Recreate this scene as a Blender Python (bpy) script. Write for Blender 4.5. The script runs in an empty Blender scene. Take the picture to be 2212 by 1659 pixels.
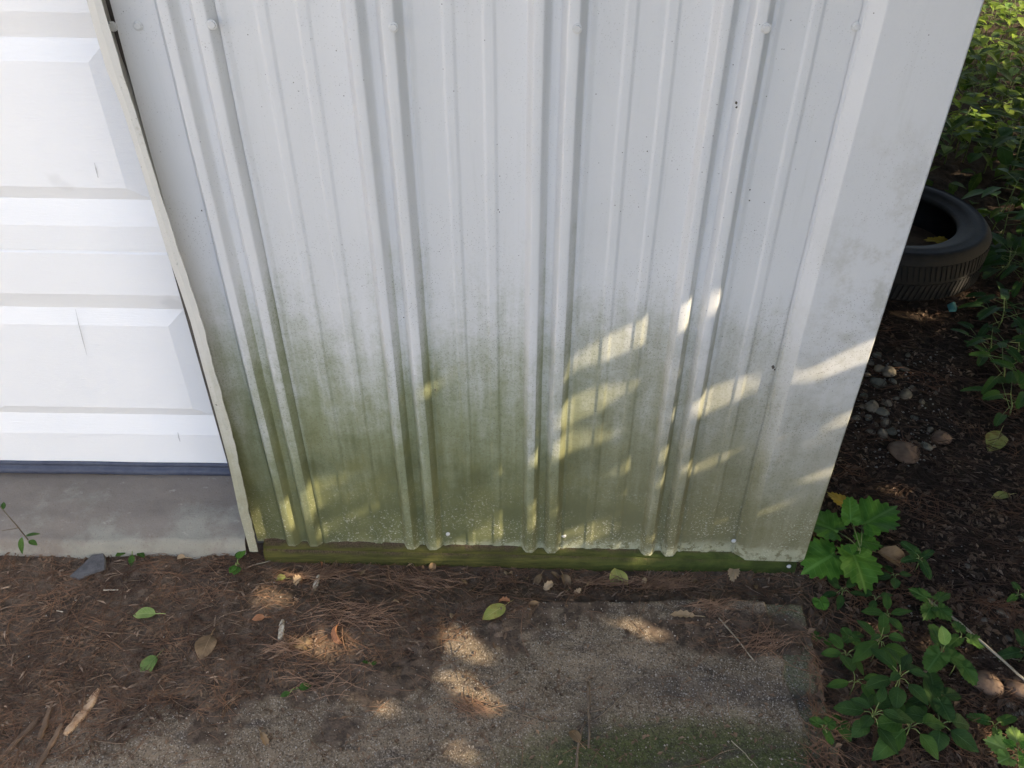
import bpy, math, random
import numpy as np
from mathutils import Vector, Matrix
random.seed(7); RNG = np.random.default_rng(7)
S = bpy.context.scene; C = S.collection
# ------------------------------------------------------------------ camera
PITCH = math.radians(38.45); FPX = 1858.0; CH = 1.53; CD = 1.30
cam = bpy.data.objects.new('camera', bpy.data.cameras.new('camera')); C.objects.link(cam)
cam.location = (0, -CD, CH); cam.rotation_euler = (math.radians(90) - PITCH, 0, 0)
cam.data.sensor_width = 36; cam.data.lens = 36 * FPX / 2212
cam.data.clip_start = .02; cam.data.clip_end = 500
S.camera = cam
# ------------------------------------------------------------------ world and sun
SUN = Vector((.81, -.28, .515)).normalized()
w = bpy.data.worlds.new('World'); S.world = w; w.use_nodes = True
nt = w.node_tree; sky = nt.nodes.new('ShaderNodeTexSky'); sky.sky_type = 'NISHITA'; sky.sun_disc = False
sky.dust_density = 5; sky.ozone_density = .7; sky.sun_elevation = math.asin(SUN.z); sky.sun_rotation = math.atan2(SUN.x, SUN.y)
bg = nt.nodes['Background']; nt.links.new(sky.outputs[0], bg.inputs[0]); bg.inputs[1].default_value = .15
sl = bpy.data.lights.new('sun', 'SUN'); sl.energy = 2.7; sl.angle = math.radians(.5); sl.color = (1, .82, .58)
so = bpy.data.objects.new('sun', sl); C.objects.link(so); so.rotation_euler = (-SUN).to_track_quat('-Z', 'Y').to_euler(); so.location = SUN * 8
S.view_settings.view_transform = 'Standard'; S.view_settings.look = 'None'
S.view_settings.exposure = 2.08; S.view_settings.gamma = 1
S.cycles.max_bounces = 6

# ------------------------------------------------------------------ measuring the place (2212-px wide photo coordinates)
def ray(px, py):
    a = (px - 1106) / FPX; b = (829.5 - py) / FPX
    c, s = math.cos(PITCH), math.sin(PITCH)
    return Vector((a, c + b * s, -s + b * c))
def onY(px, py, y=0.0):
    d = ray(px, py); t = (y + CD) / d.y; return Vector((0, -CD, CH)) + d * t
def onZ(px, py, z=0.0):
    d = ray(px, py); t = (z - CH) / d.z; return Vector((0, -CD, CH)) + d * t

# ------------------------------------------------------------------ materials
class M:
    def __init__(s, name):
        s.m = bpy.data.materials.new(name); s.m.use_nodes = True; s.t = s.m.node_tree
        s.b = s.t.nodes['Principled BSDF']; s.out = s.t.nodes['Material Output']
        s.geo = s.n('ShaderNodeNewGeometry'); s.pos = s.geo.outputs['Position']
        x = s.n('ShaderNodeSeparateXYZ'); s.l(s.pos, x.inputs[0]); s.x, s.y, s.z = x.outputs
        s.obj = s.n('ShaderNodeTexCoord').outputs['Object']
    def n(s, t): return s.t.nodes.new(t)
    def l(s, a, b):
        if hasattr(a, 'is_output') or isinstance(a, bpy.types.NodeSocket): s.t.links.new(a, b)
        elif isinstance(a, (tuple, list)): b.default_value = tuple(a) + ((1,) if len(a) == 3 and b.type == 'RGBA' else ())
        else: b.default_value = a
    def math(s, op, a, b=0, c=0, clamp=False):
        n = s.n('ShaderNodeMath'); n.operation = op; n.use_clamp = clamp
        for i, v in enumerate((a, b, c)): s.l(v, n.inputs[i])
        return n.outputs[0]
    def scale(s, v, k):
        n = s.n('ShaderNodeMapping'); s.l(v, n.inputs[0]); n.inputs['Scale'].default_value = k; return n.outputs[0]
    def noise(s, sc, det=4, rough=.55, v=None, dist=0):
        n = s.n('ShaderNodeTexNoise'); s.l(v or s.pos, n.inputs['Vector']); n.inputs['Scale'].default_value = sc
        n.inputs['Detail'].default_value = det; n.inputs['Roughness'].default_value = rough; n.inputs['Distortion'].default_value = dist
        return n.outputs['Fac']
    def voro(s, sc, v=None, feat='F1', out='Distance'):
        n = s.n('ShaderNodeTexVoronoi'); n.feature = feat; s.l(v or s.pos, n.inputs['Vector']); n.inputs['Scale'].default_value = sc
        return n.outputs[out]
    def ramp(s, v, a, b, lo=0., hi=1.):
        n = s.n('ShaderNodeMapRange'); n.interpolation_type = 'SMOOTHSTEP'; s.l(v, n.inputs[0])
        n.inputs[1].default_value = a; n.inputs[2].default_value = b; n.inputs[3].default_value = lo; n.inputs[4].default_value = hi
        return n.outputs[0]
    def mix(s, f, a, b):
        n = s.n('ShaderNodeMix'); n.data_type = 'RGBA'; s.l(f, n.inputs[0]); s.l(a, n.inputs[6]); s.l(b, n.inputs[7]); return n.outputs[2]
    def mul(s, a, b): return s.math('MULTIPLY', a, b)
    def bump(s, h, dist=.001, st=.5, nrm=None):
        n = s.n('ShaderNodeBump'); s.l(h, n.inputs['Height']); n.inputs['Distance'].default_value = dist; n.inputs['Strength'].default_value = st
        if nrm: s.l(nrm, n.inputs['Normal'])
        s.l(n.outputs[0], s.b.inputs['Normal']); return n.outputs[0]
    def fin(s, col, rough=.6, spec=.5):
        s.l(col, s.b.inputs['Base Color']); s.l(rough, s.b.inputs['Roughness']); s.b.inputs['Specular IOR Level'].default_value = spec
        return s.m

def siding_mat(name, trim=0):
    m = M(name)
    base = m.mix(m.noise(3.5, 3), (.495, .512, .528), (.535, .55, .565))
    # algae climbing from the splash zone, further up in the valleys
    wide = m.noise(4.2, 5, .6); fine = m.noise(38, 5, .7)
    streak = m.noise(9, 4, .6, m.scale(m.pos, (4, 1, .35)))
    xg = m.ramp(m.x, .22, .66, 0, .13)                 # less growth on the dry right end
    xl = m.ramp(m.x, -.62, -.45, .03, 0)
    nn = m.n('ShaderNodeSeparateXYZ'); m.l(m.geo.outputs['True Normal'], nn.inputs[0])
    a = m.math('ADD', m.mul(wide, .50), m.mul(streak, .40)); a = m.math('ADD', a, m.mul(m.ramp(nn.outputs[0], .2, .7), .13))  # tone also reaches higher on faces turned to the right
    a = m.math('ADD', a, m.mul(fine, .12))
    val = m.ramp(m.y, -.016, -.001, -.06, .05)
    lim = m.math('ADD', m.math('SUBTRACT', m.math('ADD', a, .075), xg), m.math('ADD', val, xl))
    d = m.math('SUBTRACT', lim, m.z)
    fz = m.math('ADD', m.mul(m.noise(190, 4, .8), .16), m.mul(m.noise(22, 5, .7), .22)); d2 = m.math('ADD', d, m.math('SUBTRACT', fz, .19))
    thin = m.ramp(d2, -.14, .27, 0, .90)
    thick = m.ramp(m.math('ADD', d2, m.mul(m.math('SUBTRACT', m.noise(6.5, 4, .6), .5), .38)), .15, .47, 0, .82)
    green = m.mix(m.noise(6, 3), (.15, .18, .088), (.21, .232, .135))
    dry = m.ramp(m.x, -.10, .45)
    green = m.mix(m.mul(dry, .75), green, (.215, .21, .155))
    olive = m.mix(m.ramp(m.noise(11, 4), .35, .65), (.054, .062, .016), (.108, .110, .034))
    olive = m.mix(m.mul(dry, .6), olive, (.13, .125, .07))
    grime = m.mul(m.ramp(m.noise(2.6, 6, .7, m.scale(m.pos, (1.6, 1, .6))), .48, .75), .22)
    base = m.mix(grime, base, (.36, .37, .35))
    run = m.mul(m.ramp(m.noise(26, 4, .7, m.scale(m.pos, (2.2, 1, .10))), .55, .75), .20)
    base = m.mix(run, base, (.34, .36, .34))
    smz = m.mul(m.ramp(m.x, .48, .60), m.mul(m.ramp(m.z, 1.15, .75), m.ramp(m.noise(13, 6, .75), .46, .66)))
    base = m.mix(m.mul(smz, .45), base, (.27, .26, .21))
    base = m.mix(m.mul(m.mul(m.ramp(m.x, .10, .35), m.ramp(m.z, .75, .12)), m.ramp(m.noise(5, 6, .7), .25, .6, .5, .95)), base, (.29, .285, .24))
    col = m.mix(thin, base, green); col = m.mix(thick, col, olive)
    # mottled grime, pin specks, flaked pale spots low down
    gr = m.mul(m.ramp(m.noise(240, 3, .75), .52, .64), m.ramp(d, -.2, .2, .02, .42))
    col = m.mix(gr, col, (.10, .11, .06))
    sp = m.mul(m.ramp(m.voro(230), .24, .10), m.mul(m.ramp(m.noise(9, 3), .42, .60), m.ramp(m.z, 1.0, .55, .35, 1.)))
    sp2 = m.mul(m.ramp(m.voro(60), .075, .045), m.ramp(m.noise(6, 3), .44, .55))
    col = m.mix(m.mul(m.math('MAXIMUM', sp, sp2), .75), col, (.035, .035, .03))
    lowr = m.ramp(m.z, .30, .03)
    fl = m.mul(m.ramp(m.noise(210, 5, .75), .57, .62), m.mul(lowr, m.ramp(m.noise(10, 3), .38, .55)))
    col = m.mix(m.mul(fl, .8), col, (.50, .52, .47))
    ft = m.mul(m.ramp(m.math('ADD', m.z, m.mul(m.noise(40, 4), .03)), .075, .04), .45)
    col = m.mix(m.mul(ft, m.ramp(m.noise(60, 4, .7), .40, .52)), col, (.46, .49, .38))
    if trim == 2:
        rust = m.ramp(m.noise(16, 5, .7), .58, .68)
        col = m.mix(m.mul(rust, .35), m.mix(.45, col, (.47, .45, .38)), (.20, .19, .12))
        chip = m.mul(m.ramp(m.noise(70, 3, .6), .67, .70), m.ramp(m.noise(5, 2), .45, .55))
        col = m.mix(m.mul(chip, .8), col, (.06, .06, .06))
    m.bump(m.noise(14, 3), .0015, .35)
    return m.fin(col, m.ramp(thick, 0, 1, .38, .75), .45)

def simple(name, c1, c2, sc=20, rough=.7, bump=.0, bs=60, spec=.4, metal=0):
    m = M(name); col = m.mix(m.ramp(m.noise(sc, 5, .65), .3, .7), c1, c2)
    if bump: m.bump(m.noise(bs, 5, .7), bump, .8)
    m.b.inputs['Metallic'].default_value = metal
    return m.fin(col, rough, spec)

def leaf_mat(name, c1, c2, vein=(.30, .42, .10), trans=.35, rough=.6, blot=None):
    m = M(name)
    u = m.n('ShaderNodeUVMap'); sx = m.n('ShaderNodeSeparateXYZ'); m.l(u.outputs[0], sx.inputs[0])
    U, V = sx.outputs[0], sx.outputs[1]
    col = m.mix(m.ramp(m.noise(30, 4), .3, .7), c1, c2)
    if blot: col = m.mix(m.ramp(m.noise(45, 4), .52, .62), col, blot)
    au = m.math('ABSOLUTE', U)
    mid = m.ramp(au, .07, .02)
    side = m.math('FRACT', m.math('SUBTRACT', m.mul(V, 7), m.mul(au, 2.2)))
    sd = m.mul(m.ramp(m.math('ABSOLUTE', m.math('SUBTRACT', side, .5)), .10, .02), .45)
    vn = m.math('MAXIMUM', mid, sd)
    col = m.mix(m.mul(vn, .5), col, vein)
    m.bump(m.math('SUBTRACT', m.noise(90, 3), vn), .0008, .6)
    m.fin(col, rough, .22)
    tr = m.n('ShaderNodeBsdfTranslucent'); m.l(col, tr.inputs[0])
    mx = m.n('ShaderNodeMixShader'); mx.inputs[0].default_value = trans
    m.l(m.b.outputs[0], mx.inputs[1]); m.l(tr.outputs[0], mx.inputs[2]); m.l(mx.outputs[0], m.out.inputs[0])
    return m.m

MT = {}
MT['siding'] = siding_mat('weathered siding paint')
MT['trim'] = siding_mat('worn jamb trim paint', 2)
m = M('white door steel')
grain = m.noise(30, 4, .6, m.scale(m.pos, (1.2, 1, 14)), .6)
dcol = m.mix(m.noise(3, 2), (.755, .77, .785), (.80, .81, .82))
sc = m.mul(m.ramp(m.noise(7, 3), .66, .74), .25)
m.bump(grain, .0015, .6); MT['door'] = m.fin(m.mix(sc, dcol, (.5, .5, .5)), .42, .4)
MT['scuff'] = simple('grey rubbed scuff', (.42, .43, .44), (.55, .56, .57), 200, .7)
MT['seal'] = simple('dark rubber seal', (.035, .042, .07), (.06, .07, .10), 30, .5)
MT['dark'] = simple('dark gap shade and dirt', (.05, .045, .04), (.09, .08, .07), 20, .9)  # shade of the trim gap given as colour; also used for specks
MT['screw'] = simple('painted screw head', (.44, .45, .455), (.50, .51, .51), 60, .5, .0003, 200)
m = M('treated skirt board with moss')
g = m.noise(14, 5, .7, m.scale(m.pos, (.6, 3, 6)))
col = m.mix(m.ramp(g, .3, .7), (.028, .032, .009), (.082, .078, .020))
col = m.mix(m.ramp(m.x, -.1, .55, 0, .7), col, m.mix(m.ramp(m.noise(30, 4), .35, .65), (.022, .045, .010), (.05, .08, .016)))
nz = m.n('ShaderNodeSeparateXYZ'); m.l(m.geo.outputs['Normal'], nz.inputs[0])
top = m.ramp(m.math('ADD', nz.outputs[2], m.math('SUBTRACT', m.mul(m.noise(60, 5, .7), .5), .25)), .35, .75)
grit = m.mix(m.ramp(m.noise(260, 3, .7), .35, .65), (.030, .022, .014), (.080, .056, .036))
m.bump(m.noise(90, 5, .7), .003, .8); MT['board'] = m.fin(m.mix(top, col, grit), .85, .2)

def soil_mat(name, dark, light, grit, moss=0., scale=1.):
    m = M(name)
    col = m.mix(m.ramp(m.noise(26 * scale, 6, .7), .32, .68), dark, light)
    col = m.mix(m.mul(m.ramp(m.noise(5, 4, .6), .4, .65), .55), col, dark)
    g1 = m.ramp(m.noise(420, 2, .6), .62, .70); col = m.mix(m.mul(g1, .6), col, grit)
    g2 = m.ramp(m.noise(230, 3, .7), .60, .68); col = m.mix(m.mul(g2, .55), col, (.02, .014, .01))
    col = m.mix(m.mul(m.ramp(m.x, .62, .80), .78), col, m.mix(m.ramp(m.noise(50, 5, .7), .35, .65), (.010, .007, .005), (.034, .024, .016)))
    if moss: col = m.mix(m.mul(m.ramp(m.noise(12, 4), .5, .7), moss), col, (.03, .045, .01))
    h = m.math('ADD', m.noise(70, 6, .75), m.mul(m.noise(350, 3, .7), .5))
    m.bump(h, .006, 1.0)
    return m.fin(col, .95, .15)
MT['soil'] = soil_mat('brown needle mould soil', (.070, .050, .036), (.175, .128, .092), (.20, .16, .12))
m = M('weathered mossy concrete')
col = m.mix(m.ramp(m.noise(9, 5, .65), .3, .7), (.128, .098, .066), (.225, .172, .118))
at = m.n('ShaderNodeAttribute'); at.attribute_name = 'wear'; ws = m.n('ShaderNodeSeparateXYZ'); m.l(at.outputs['Vector'], ws.inputs[0])
w1 = m.ramp(m.math('ADD', m.mul(m.noise(18, 6, .75), 1.1), ws.outputs[1]), .72, 1.5)
mo = m.mix(m.ramp(m.noise(60, 4, .7), .35, .65), (.022, .040, .007), (.065, .080, .020))
col = m.mix(m.mul(w1, .85), col, mo)
edge = m.mul(m.ramp(m.z, -.004, -.010), .75)
col = m.mix(edge, col, m.mix(m.noise(25, 4), (.095, .10, .05), (.17, .17, .10)))
dk = m.mul(m.ramp(m.noise(8, 5, .7, m.scale(m.pos, (.7, 2.2, 1))), .52, .66), .75); col = m.mix(dk, col, (.055, .045, .040))
ag = m.voro(430, out='Color'); sep = m.n('ShaderNodeSeparateColor'); m.l(ag, sep.inputs[0])
col = m.mix(m.mul(m.ramp(sep.outputs[0], .60, .95), m.mul(m.ramp(m.noise(300, 2), .4, .6, .1, .9), m.ramp(w1, 0, 1, 1, .25))), col, (.36, .31, .25))
col = m.mix(m.mul(m.ramp(sep.outputs[1], .65, .95), .65), col, (.035, .028, .022))
soilc = m.mix(m.ramp(m.noise(40, 5, .7), .35, .65), (.050, .036, .026), (.125, .090, .064))
col = m.mix(m.ramp(m.math('ADD', m.mul(m.noise(45, 6, .75), 1.0), ws.outputs[0]), .85, 1.15), col, soilc)
col = m.mix(m.mul(m.ramp(m.math('ADD', m.mul(m.noise(30, 6, .75), 1.0), ws.outputs[2]), .85, 1.5), .7), col, (.055, .046, .042))
m.bump(m.math('ADD', m.mul(m.voro(190), .6), m.noise(120, 5, .75)), .0016, .8); MT['slab'] = m.fin(col, .9, .2)
m = M('stained sill concrete')
dirt = m.ramp(m.math('ADD', m.noise(9, 6, .65), m.mul(m.math('SUBTRACT', m.y, .02), 1.6)), .42, .60)
col = m.mix(dirt, m.mix(m.noise(20, 4), (.205, .20, .17), (.28, .27, .23)), m.mix(m.noise(14, 4), (.165, .145, .125), (.22, .195, .17)))
col = m.mix(m.mul(m.ramp(m.noise(33, 6, .7, m.scale(m.pos, (1, 1.8, 1))), .60, .70), .6), col, (.33, .315, .275))
col = m.mix(m.mul(m.ramp(m.noise(300, 3, .7), .58, .68), .5), col, (.10, .08, .06))
m.bump(m.noise(160, 5, .75), .0016, .7); MT['sill'] = m.fin(col, .9, .2)
m = M('dry pine needle'); nc = m.mix(m.ramp(m.noise(9, 5, .65), .3, .7), (.06, .030, .017), (.21, .115, .065))
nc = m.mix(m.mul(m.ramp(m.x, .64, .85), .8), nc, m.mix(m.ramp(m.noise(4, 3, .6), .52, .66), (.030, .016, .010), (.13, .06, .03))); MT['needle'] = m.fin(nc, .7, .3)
MT['needle2'] = simple('fresh fallen needle', (.13, .070, .040), (.30, .18, .11), 30, .6)
MT['litter'] = simple('brown leaf crumbs', (.045, .028, .018), (.18, .115, .07), 9, .8)
MT['pale'] = simple('pale bark grain', (.30, .25, .18), (.55, .50, .40), 120, .8, .001, 200)
MT['fleck'] = simple('tan wood fleck', (.10, .068, .045), (.30, .21, .145), 25, .8)
MT['bark'] = simple('dead twig bark', (.075, .055, .04), (.17, .13, .09), 40, .85, .001, 150)
MT['paletwig'] = simple('bleached twig', (.20, .17, .12), (.32, .28, .21), 40, .8)
MT['wood'] = simple('split raw wood', (.25, .14, .07), (.50, .36, .23), 50, .7, .001, 150)
MT['slate'] = simple('dark roofing flake', (.055, .055, .060), (.10, .10, .105), 60, .8, .001, 300)
MT['stone1'] = simple('tan pebble', (.10, .085, .058), (.18, .15, .11), 60, .75, .001, 150)
MT['stone2'] = simple('grey pebble', (.07, .07, .053), (.14, .13, .10), 60, .75, .001, 150)
MT['stone3'] = simple('rusty brown rock', (.10, .060, .038), (.17, .11, .072), 40, .8, .003, 80)
MT['grain'] = simple('pale stone grains', (.10, .085, .065), (.34, .31, .27), 300, .8)
MT['rubber'] = simple('old tyre rubber', (.004, .004, .0035), (.012, .010, .008), 30, .75, .001, 150)
MT['teal'] = simple('faded turquoise plastic', (.03, .12, .12), (.06, .20, .19), 60, .5)
MT['trunk'] = simple('tree bark', (.05, .04, .03), (.12, .10, .075), 15, .9, .01, 30)
MT['stem'] = simple('green stem', (.10, .15, .04), (.17, .22, .07), 30, .6)
MT['brownstem'] = simple('woody brown stem', (.09, .07, .045), (.16, .12, .08), 30, .7)
L = {}
L['seedling'] = leaf_mat('bright green lobed leaf', (.050, .14, .016), (.085, .205, .026), (.16, .32, .07), .3)
L['weed'] = leaf_mat('mid green weed leaf', (.032, .080, .013), (.060, .122, .020), (.09, .18, .05), .25)
L['dark'] = leaf_mat('dark green weed leaf', (.020, .052, .011), (.038, .082, .017), (.07, .14, .05), .25)
L['cover'] = leaf_mat('undergrowth leaf', (.025, .060, .008), (.085, .135, .016), (.16, .22, .05), .5)
L['sunny'] = leaf_mat('sunlit undergrowth leaf', (.13, .21, .025), (.24, .32, .05), (.3, .4, .1), .55)  # brighter copy of the undergrowth leaf, sunlight put into its colour
L['lime'] = leaf_mat('light lime leaf', (.15, .27, .055), (.24, .36, .09), (.34, .46, .16), .4)
L['fgreen'] = leaf_mat('fallen pale green leaf', (.17, .25, .07), (.26, .34, .11), (.36, .42, .18), .2)
L['fyellow'] = leaf_mat('fallen yellowing leaf', (.25, .29, .07), (.40, .38, .11), (.48, .46, .2), .2, .5, (.28, .22, .06))
L['fhalf'] = leaf_mat('half dead green leaf', (.07, .13, .03), (.12, .18, .05), (.2, .2, .08), .15, .6, (.11, .09, .035))
L['fbrown'] = leaf_mat('brown dead leaf', (.13, .085, .045), (.22, .15, .085), (.27, .19, .11), .15, .7)
L['forange'] = leaf_mat('orange brown curled leaf', (.30, .13, .06), (.42, .20, .10), (.45, .25, .14), .15, .7)
L['ftan'] = leaf_mat('tan dead leaf', (.30, .21, .12), (.42, .31, .19), (.46, .36, .24), .15, .7)
L['gold'] = leaf_mat('golden yellow leaf', (.48, .32, .03), (.62, .42, .06), (.65, .5, .15), .3)
L['canopy'] = leaf_mat('canopy leaf', (.05, .10, .02), (.08, .15, .03), (.12, .2, .05), .10)

# ------------------------------------------------------------------ building helpers
def tag(o, label=None, cat=None, group=None, kind=None):
    for k, v in (('label', label), ('category', cat), ('group', group), ('kind', kind)):
        if v: o[k] = v
    return o
def empty(name, loc, label, cat, group=None):
    o = bpy.data.objects.new(name, None); C.objects.link(o); o.location = loc; o.empty_display_size = .05
    return tag(o, label, cat, group)
def mesh(name, V, F, mat, parent=None, smooth=False, uv=None, origin=None, bevel=0):
    V = np.asarray(V, float).reshape(-1, 3)
    off = Vector(parent_loc(parent)) if parent else Vector((0, 0, 0))
    og = Vector(origin) if origin is not None else off
    me = bpy.data.meshes.new(name); me.from_pydata((V - np.array(og)).tolist(), [], F if isinstance(F, list) else F.tolist())
    if isinstance(mat, str): mat = MT.get(mat) or L[mat]
    me.materials.append(mat)
    if smooth: me.polygons.foreach_set('use_smooth', [True] * len(me.polygons))
    if uv is not None:
        lay = me.uv_layers.new(name='UVMap'); idx = np.empty(len(me.loops), int); me.loops.foreach_get('vertex_index', idx)
        lay.data.foreach_set('uv', np.asarray(uv, float)[idx].ravel())
    me.update()
    o = bpy.data.objects.new(name, me); C.objects.link(o)
    if parent: o.parent = parent; o.location = og - off
    else: o.location = og
    if bevel:
        md = o.modifiers.new('bevel', 'BEVEL'); md.width = bevel; md.segments = 2; md.limit_method = 'ANGLE'
    return o
def parent_loc(p):
    l = p.location.copy()
    while p.parent: p = p.parent; l += p.location
    return l
class MB:
    def __init__(s): s.V = []; s.F = []; s.U = []
    def add(s, V, F, U=None):
        n = len(s.V); s.V.extend([tuple(v) for v in V]); s.F.extend([tuple(i + n for i in f) for f in F])
        s.U.extend(U if U is not None else [(0, 0)] * len(V))
    def box(s, a, b):
        x0, y0, z0 = a; x1, y1, z1 = b
        s.add([(x0, y0, z0), (x1, y0, z0), (x1, y1, z0), (x0, y1, z0), (x0, y0, z1), (x1, y0, z1), (x1, y1, z1), (x0, y1, z1)],
              [(0, 3, 2, 1), (4, 5, 6, 7), (0, 1, 5, 4), (1, 2, 6, 5), (2, 3, 7, 6), (3, 0, 4, 7)])
    def tube(s, P, R, n=6):
        P = [Vector(p) for p in P]; k = len(P)
        if not hasattr(R, '__len__'): R = [R] * k
        V = []
        for i, p in enumerate(P):
            t = (P[min(i + 1, k - 1)] - P[max(i - 1, 0)]).normalized()
            a = t.orthogonal().normalized() if i == 0 else (a - t * a.dot(t)).normalized()
            b = t.cross(a)
            for j in range(n):
                q = 2 * math.pi * j / n; V.append(p + (a * math.cos(q) + b * math.sin(q)) * R[i])
        F = [(i * n + j, i * n + (j + 1) % n, (i + 1) * n + (j + 1) % n, (i + 1) * n + j) for i in range(k - 1) for j in range(n)]
        F += [tuple(range(n))[::-1], tuple((k - 1) * n + j for j in range(n))]
        s.add(V, F)
    def build(s, name, mat, parent=None, smooth=False, origin=None, bevel=0):
        return mesh(name, s.V, s.F, mat, parent, smooth, s.U, origin, bevel)
def vnoise(x, y, seed=0):
    """smooth value noise on arrays"""
    xi = np.floor(x).astype(int); yi = np.floor(y).astype(int); fx = x - xi; fy = y - yi
    fx = fx * fx * (3 - 2 * fx); fy = fy * fy * (3 - 2 * fy)
    def h(a, b):
        n = (a * 374761393 + b * 668265263 + seed * 144665) & 0x7fffffff
        n = ((n ^ (n >> 13)) * 1274126177) & 0x7fffffff
        return ((n ^ (n >> 16)) & 0xffff) / 65535.
    return (h(xi, yi) * (1 - fx) + h(xi + 1, yi) * fx) * (1 - fy) + (h(xi, yi + 1) * (1 - fx) + h(xi + 1, yi + 1) * fx) * fy
def fbm(x, y, sc, oc=4, seed=0):
    t = 0; a = .5
    for i in range(oc): t = t + a * (vnoise(x * sc, y * sc, seed + i) - .5); sc *= 2.05; a *= .55
    return t * 2
def sst(a, b, x):
    t = np.clip((x - a) / (b - a), 0, 1); return t * t * (3 - 2 * t)

# ------------------------------------------------------------------ ground heights
PX = lambda pts: [(onZ(*p).x, onZ(*p).y) for p in pts]
_sr = PX([(1728, 1240), (1742, 1314), (1758, 1358), (1781, 1454), (1803, 1559), (1830, 1660)])
SRY = [p[1] for p in _sr][::-1]; SRX = [p[0] for p in _sr][::-1]
_si = PX([(1660, 1300), (1692, 1441), (1722, 1530), (1755, 1626), (1768, 1660)])
SIY = [p[1] for p in _si][::-1]; SIX = [p[0] for p in _si][::-1]
_db = PX([(-150, 1590), (0, 1585), (300, 1545), (560, 1490), (800, 1478), (930, 1450), (965, 1370), (1100, 1345), (1185, 1306), (1350, 1296), (1500, 1288), (1600, 1270), (1730, 1255)])
DBX = [p[0] for p in _db]; DBY = [p[1] for p in _db]
LIPY = onZ(1200, 1294).y
def slab_h(x, y):
    n = fbm(x, y, 9, 4, 3) * .0035 + fbm(x, y, 90, 2, 5) * .0012
    sr = np.interp(y, SRY, SRX, left=SRX[0] + .05) + fbm(x * 0, y, 30, 3, 8) * .006
    si = np.interp(y, SIY, SIX, left=SIX[0] + .03) + fbm(x * 0, y, 25, 3, 9) * .010
    z = n - .011 * sst(si - .003, si + .003, x)
    z = z - .037 * sst(LIPY - .003, LIPY + .004, y + fbm(x, y * 0, 20, 3, 4) * .006)
    z = z - .09 * sst(sr - .006, sr + .006, x)
    return z
def soil_h(x, y):
    db = np.interp(x, DBX, DBY)
    dist = y - db + fbm(x, y, 9, 4, 21) * .12
    z = -.030 + .036 * sst(-.05, .02, dist) + .012 * sst(.0, .2, dist)
    pc = onZ(1590, 1370); e = ((x - pc.x) / .20) ** 2 + ((y - pc.y) / .055) ** 2
    z = np.maximum(z, -.030 + .032 * sst(1.3, .5, e + fbm(x, y, 14, 4, 31) * 1.6))
    nw = sst(-.16, -.05, y) * sst(-.62, -.50, x)
    z = z * (1 - nw) + (.001 - .044 * sst(-.62, .60, x)) * nw
    sr = np.interp(y, SRY, SRX, left=SRX[0] + .05)
    right = sst(sr - .012, sr + .02, x)
    zr = -.045 + .03 * sst(sr + .1, sr + .9, x) + fbm(x, y, 4, 4, 41) * .03 + .06 * sst(1.2, 5, y)
    z = z * (1 - right) + zr * right
    z = z + fbm(x, y, 60, 4, 55) * .008 * sst(.10, -.02, np.abs(dist)) + fbm(x, y, 25, 4, 51) * .006 + fbm(x, y, 110, 3, 61) * .004
    return z
def gh(x, y):
    x = np.asarray(x, float); y = np.asarray(y, float)
    return np.maximum(soil_h(x, y), np.where(y < .0, slab_h(x, y), -1))
_gx = np.arange(-1.3, 2.8, .005); _gy = np.arange(-.70, 3.2, .005)
_GZ = gh(*np.meshgrid(_gx, _gy))
def gz(x, y):
    i = (x + 1.3) / .005; j = (y + .70) / .005
    if 0 <= i < len(_gx) - 1 and 0 <= j < len(_gy) - 1: return float(_GZ[int(j + .5) if j + .5 < len(_gy) else -1, int(i + .5) if i + .5 < len(_gx) else -1])
    return float(gh(x, y))
def G(px, py, lift=0.):
    z = 0.
    for _ in range(4):
        p = onZ(px, py, z); z = gz(p.x, p.y)
    return Vector((p.x, p.y, z + lift))
def grid(name, xs, ys, hf, mat, **kw):
    X, Y = np.meshgrid(xs, ys); Z = hf(X, Y); V = np.stack([X, Y, Z], -1).reshape(-1, 3)
    nx, ny = len(xs), len(ys); i = np.arange(nx * ny).reshape(ny, nx)
    F = np.stack([i[:-1, :-1], i[:-1, 1:], i[1:, 1:], i[1:, :-1]], -1).reshape(-1, 4)
    return mesh(name, V, F, mat, smooth=True, **kw)
xs = np.concatenate([[-80, -30, -12, -5, -3, -2, -1.5, -1.25], np.arange(-1.1, 2.2, .006), np.arange(2.2, 6, .06), [7, 9, 12, 20, 40, 80]])
ys = np.concatenate([[-80, -30, -12, -5, -3, -2, -1.5, -1.1, -.8], np.arange(-.62, .05, .005), np.arange(.05, 2.2, .012), np.arange(2.2, 7, .06), [8, 10, 14, 25, 50, 80]])
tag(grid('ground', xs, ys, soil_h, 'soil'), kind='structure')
sx = np.arange(-1.6, .86, .004); sy = np.concatenate([np.arange(-1.4, -.62, .04), np.arange(-.62, -.003, .004)])
slab = tag(grid('concrete_slab', sx, sy, slab_h, 'slab'), kind='structure')
X, Y = np.meshgrid(sx, sy); dist = Y - np.interp(X, DBX, DBY) + fbm(X, Y, 9, 4, 21) * .12
pc = onZ(1590, 1365); e1 = 1 - (((X - pc.x) / .24) ** 2 + ((Y - pc.y) / .075) ** 2); pg = onZ(1560, 1490); e2 = 1 - (((X - pg.x) / .30) ** 2 + ((Y - pg.y + .08 * (X - pg.x)) / .05) ** 2)
dm = np.maximum(sst(-.16, .06, dist + fbm(X, Y, 40, 3, 22) * .05), sst(-.3, .9, e1) * .75)
pm = onZ(1480, 1680); mm = np.maximum(sst(.0, 1.0, 1 - (((X - pm.x) / .50) ** 2 + ((Y - pm.y) / .17) ** 2)) * .95, sst(-.01, .02, X - np.interp(Y, SIY, SIX)) * .45)
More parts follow.
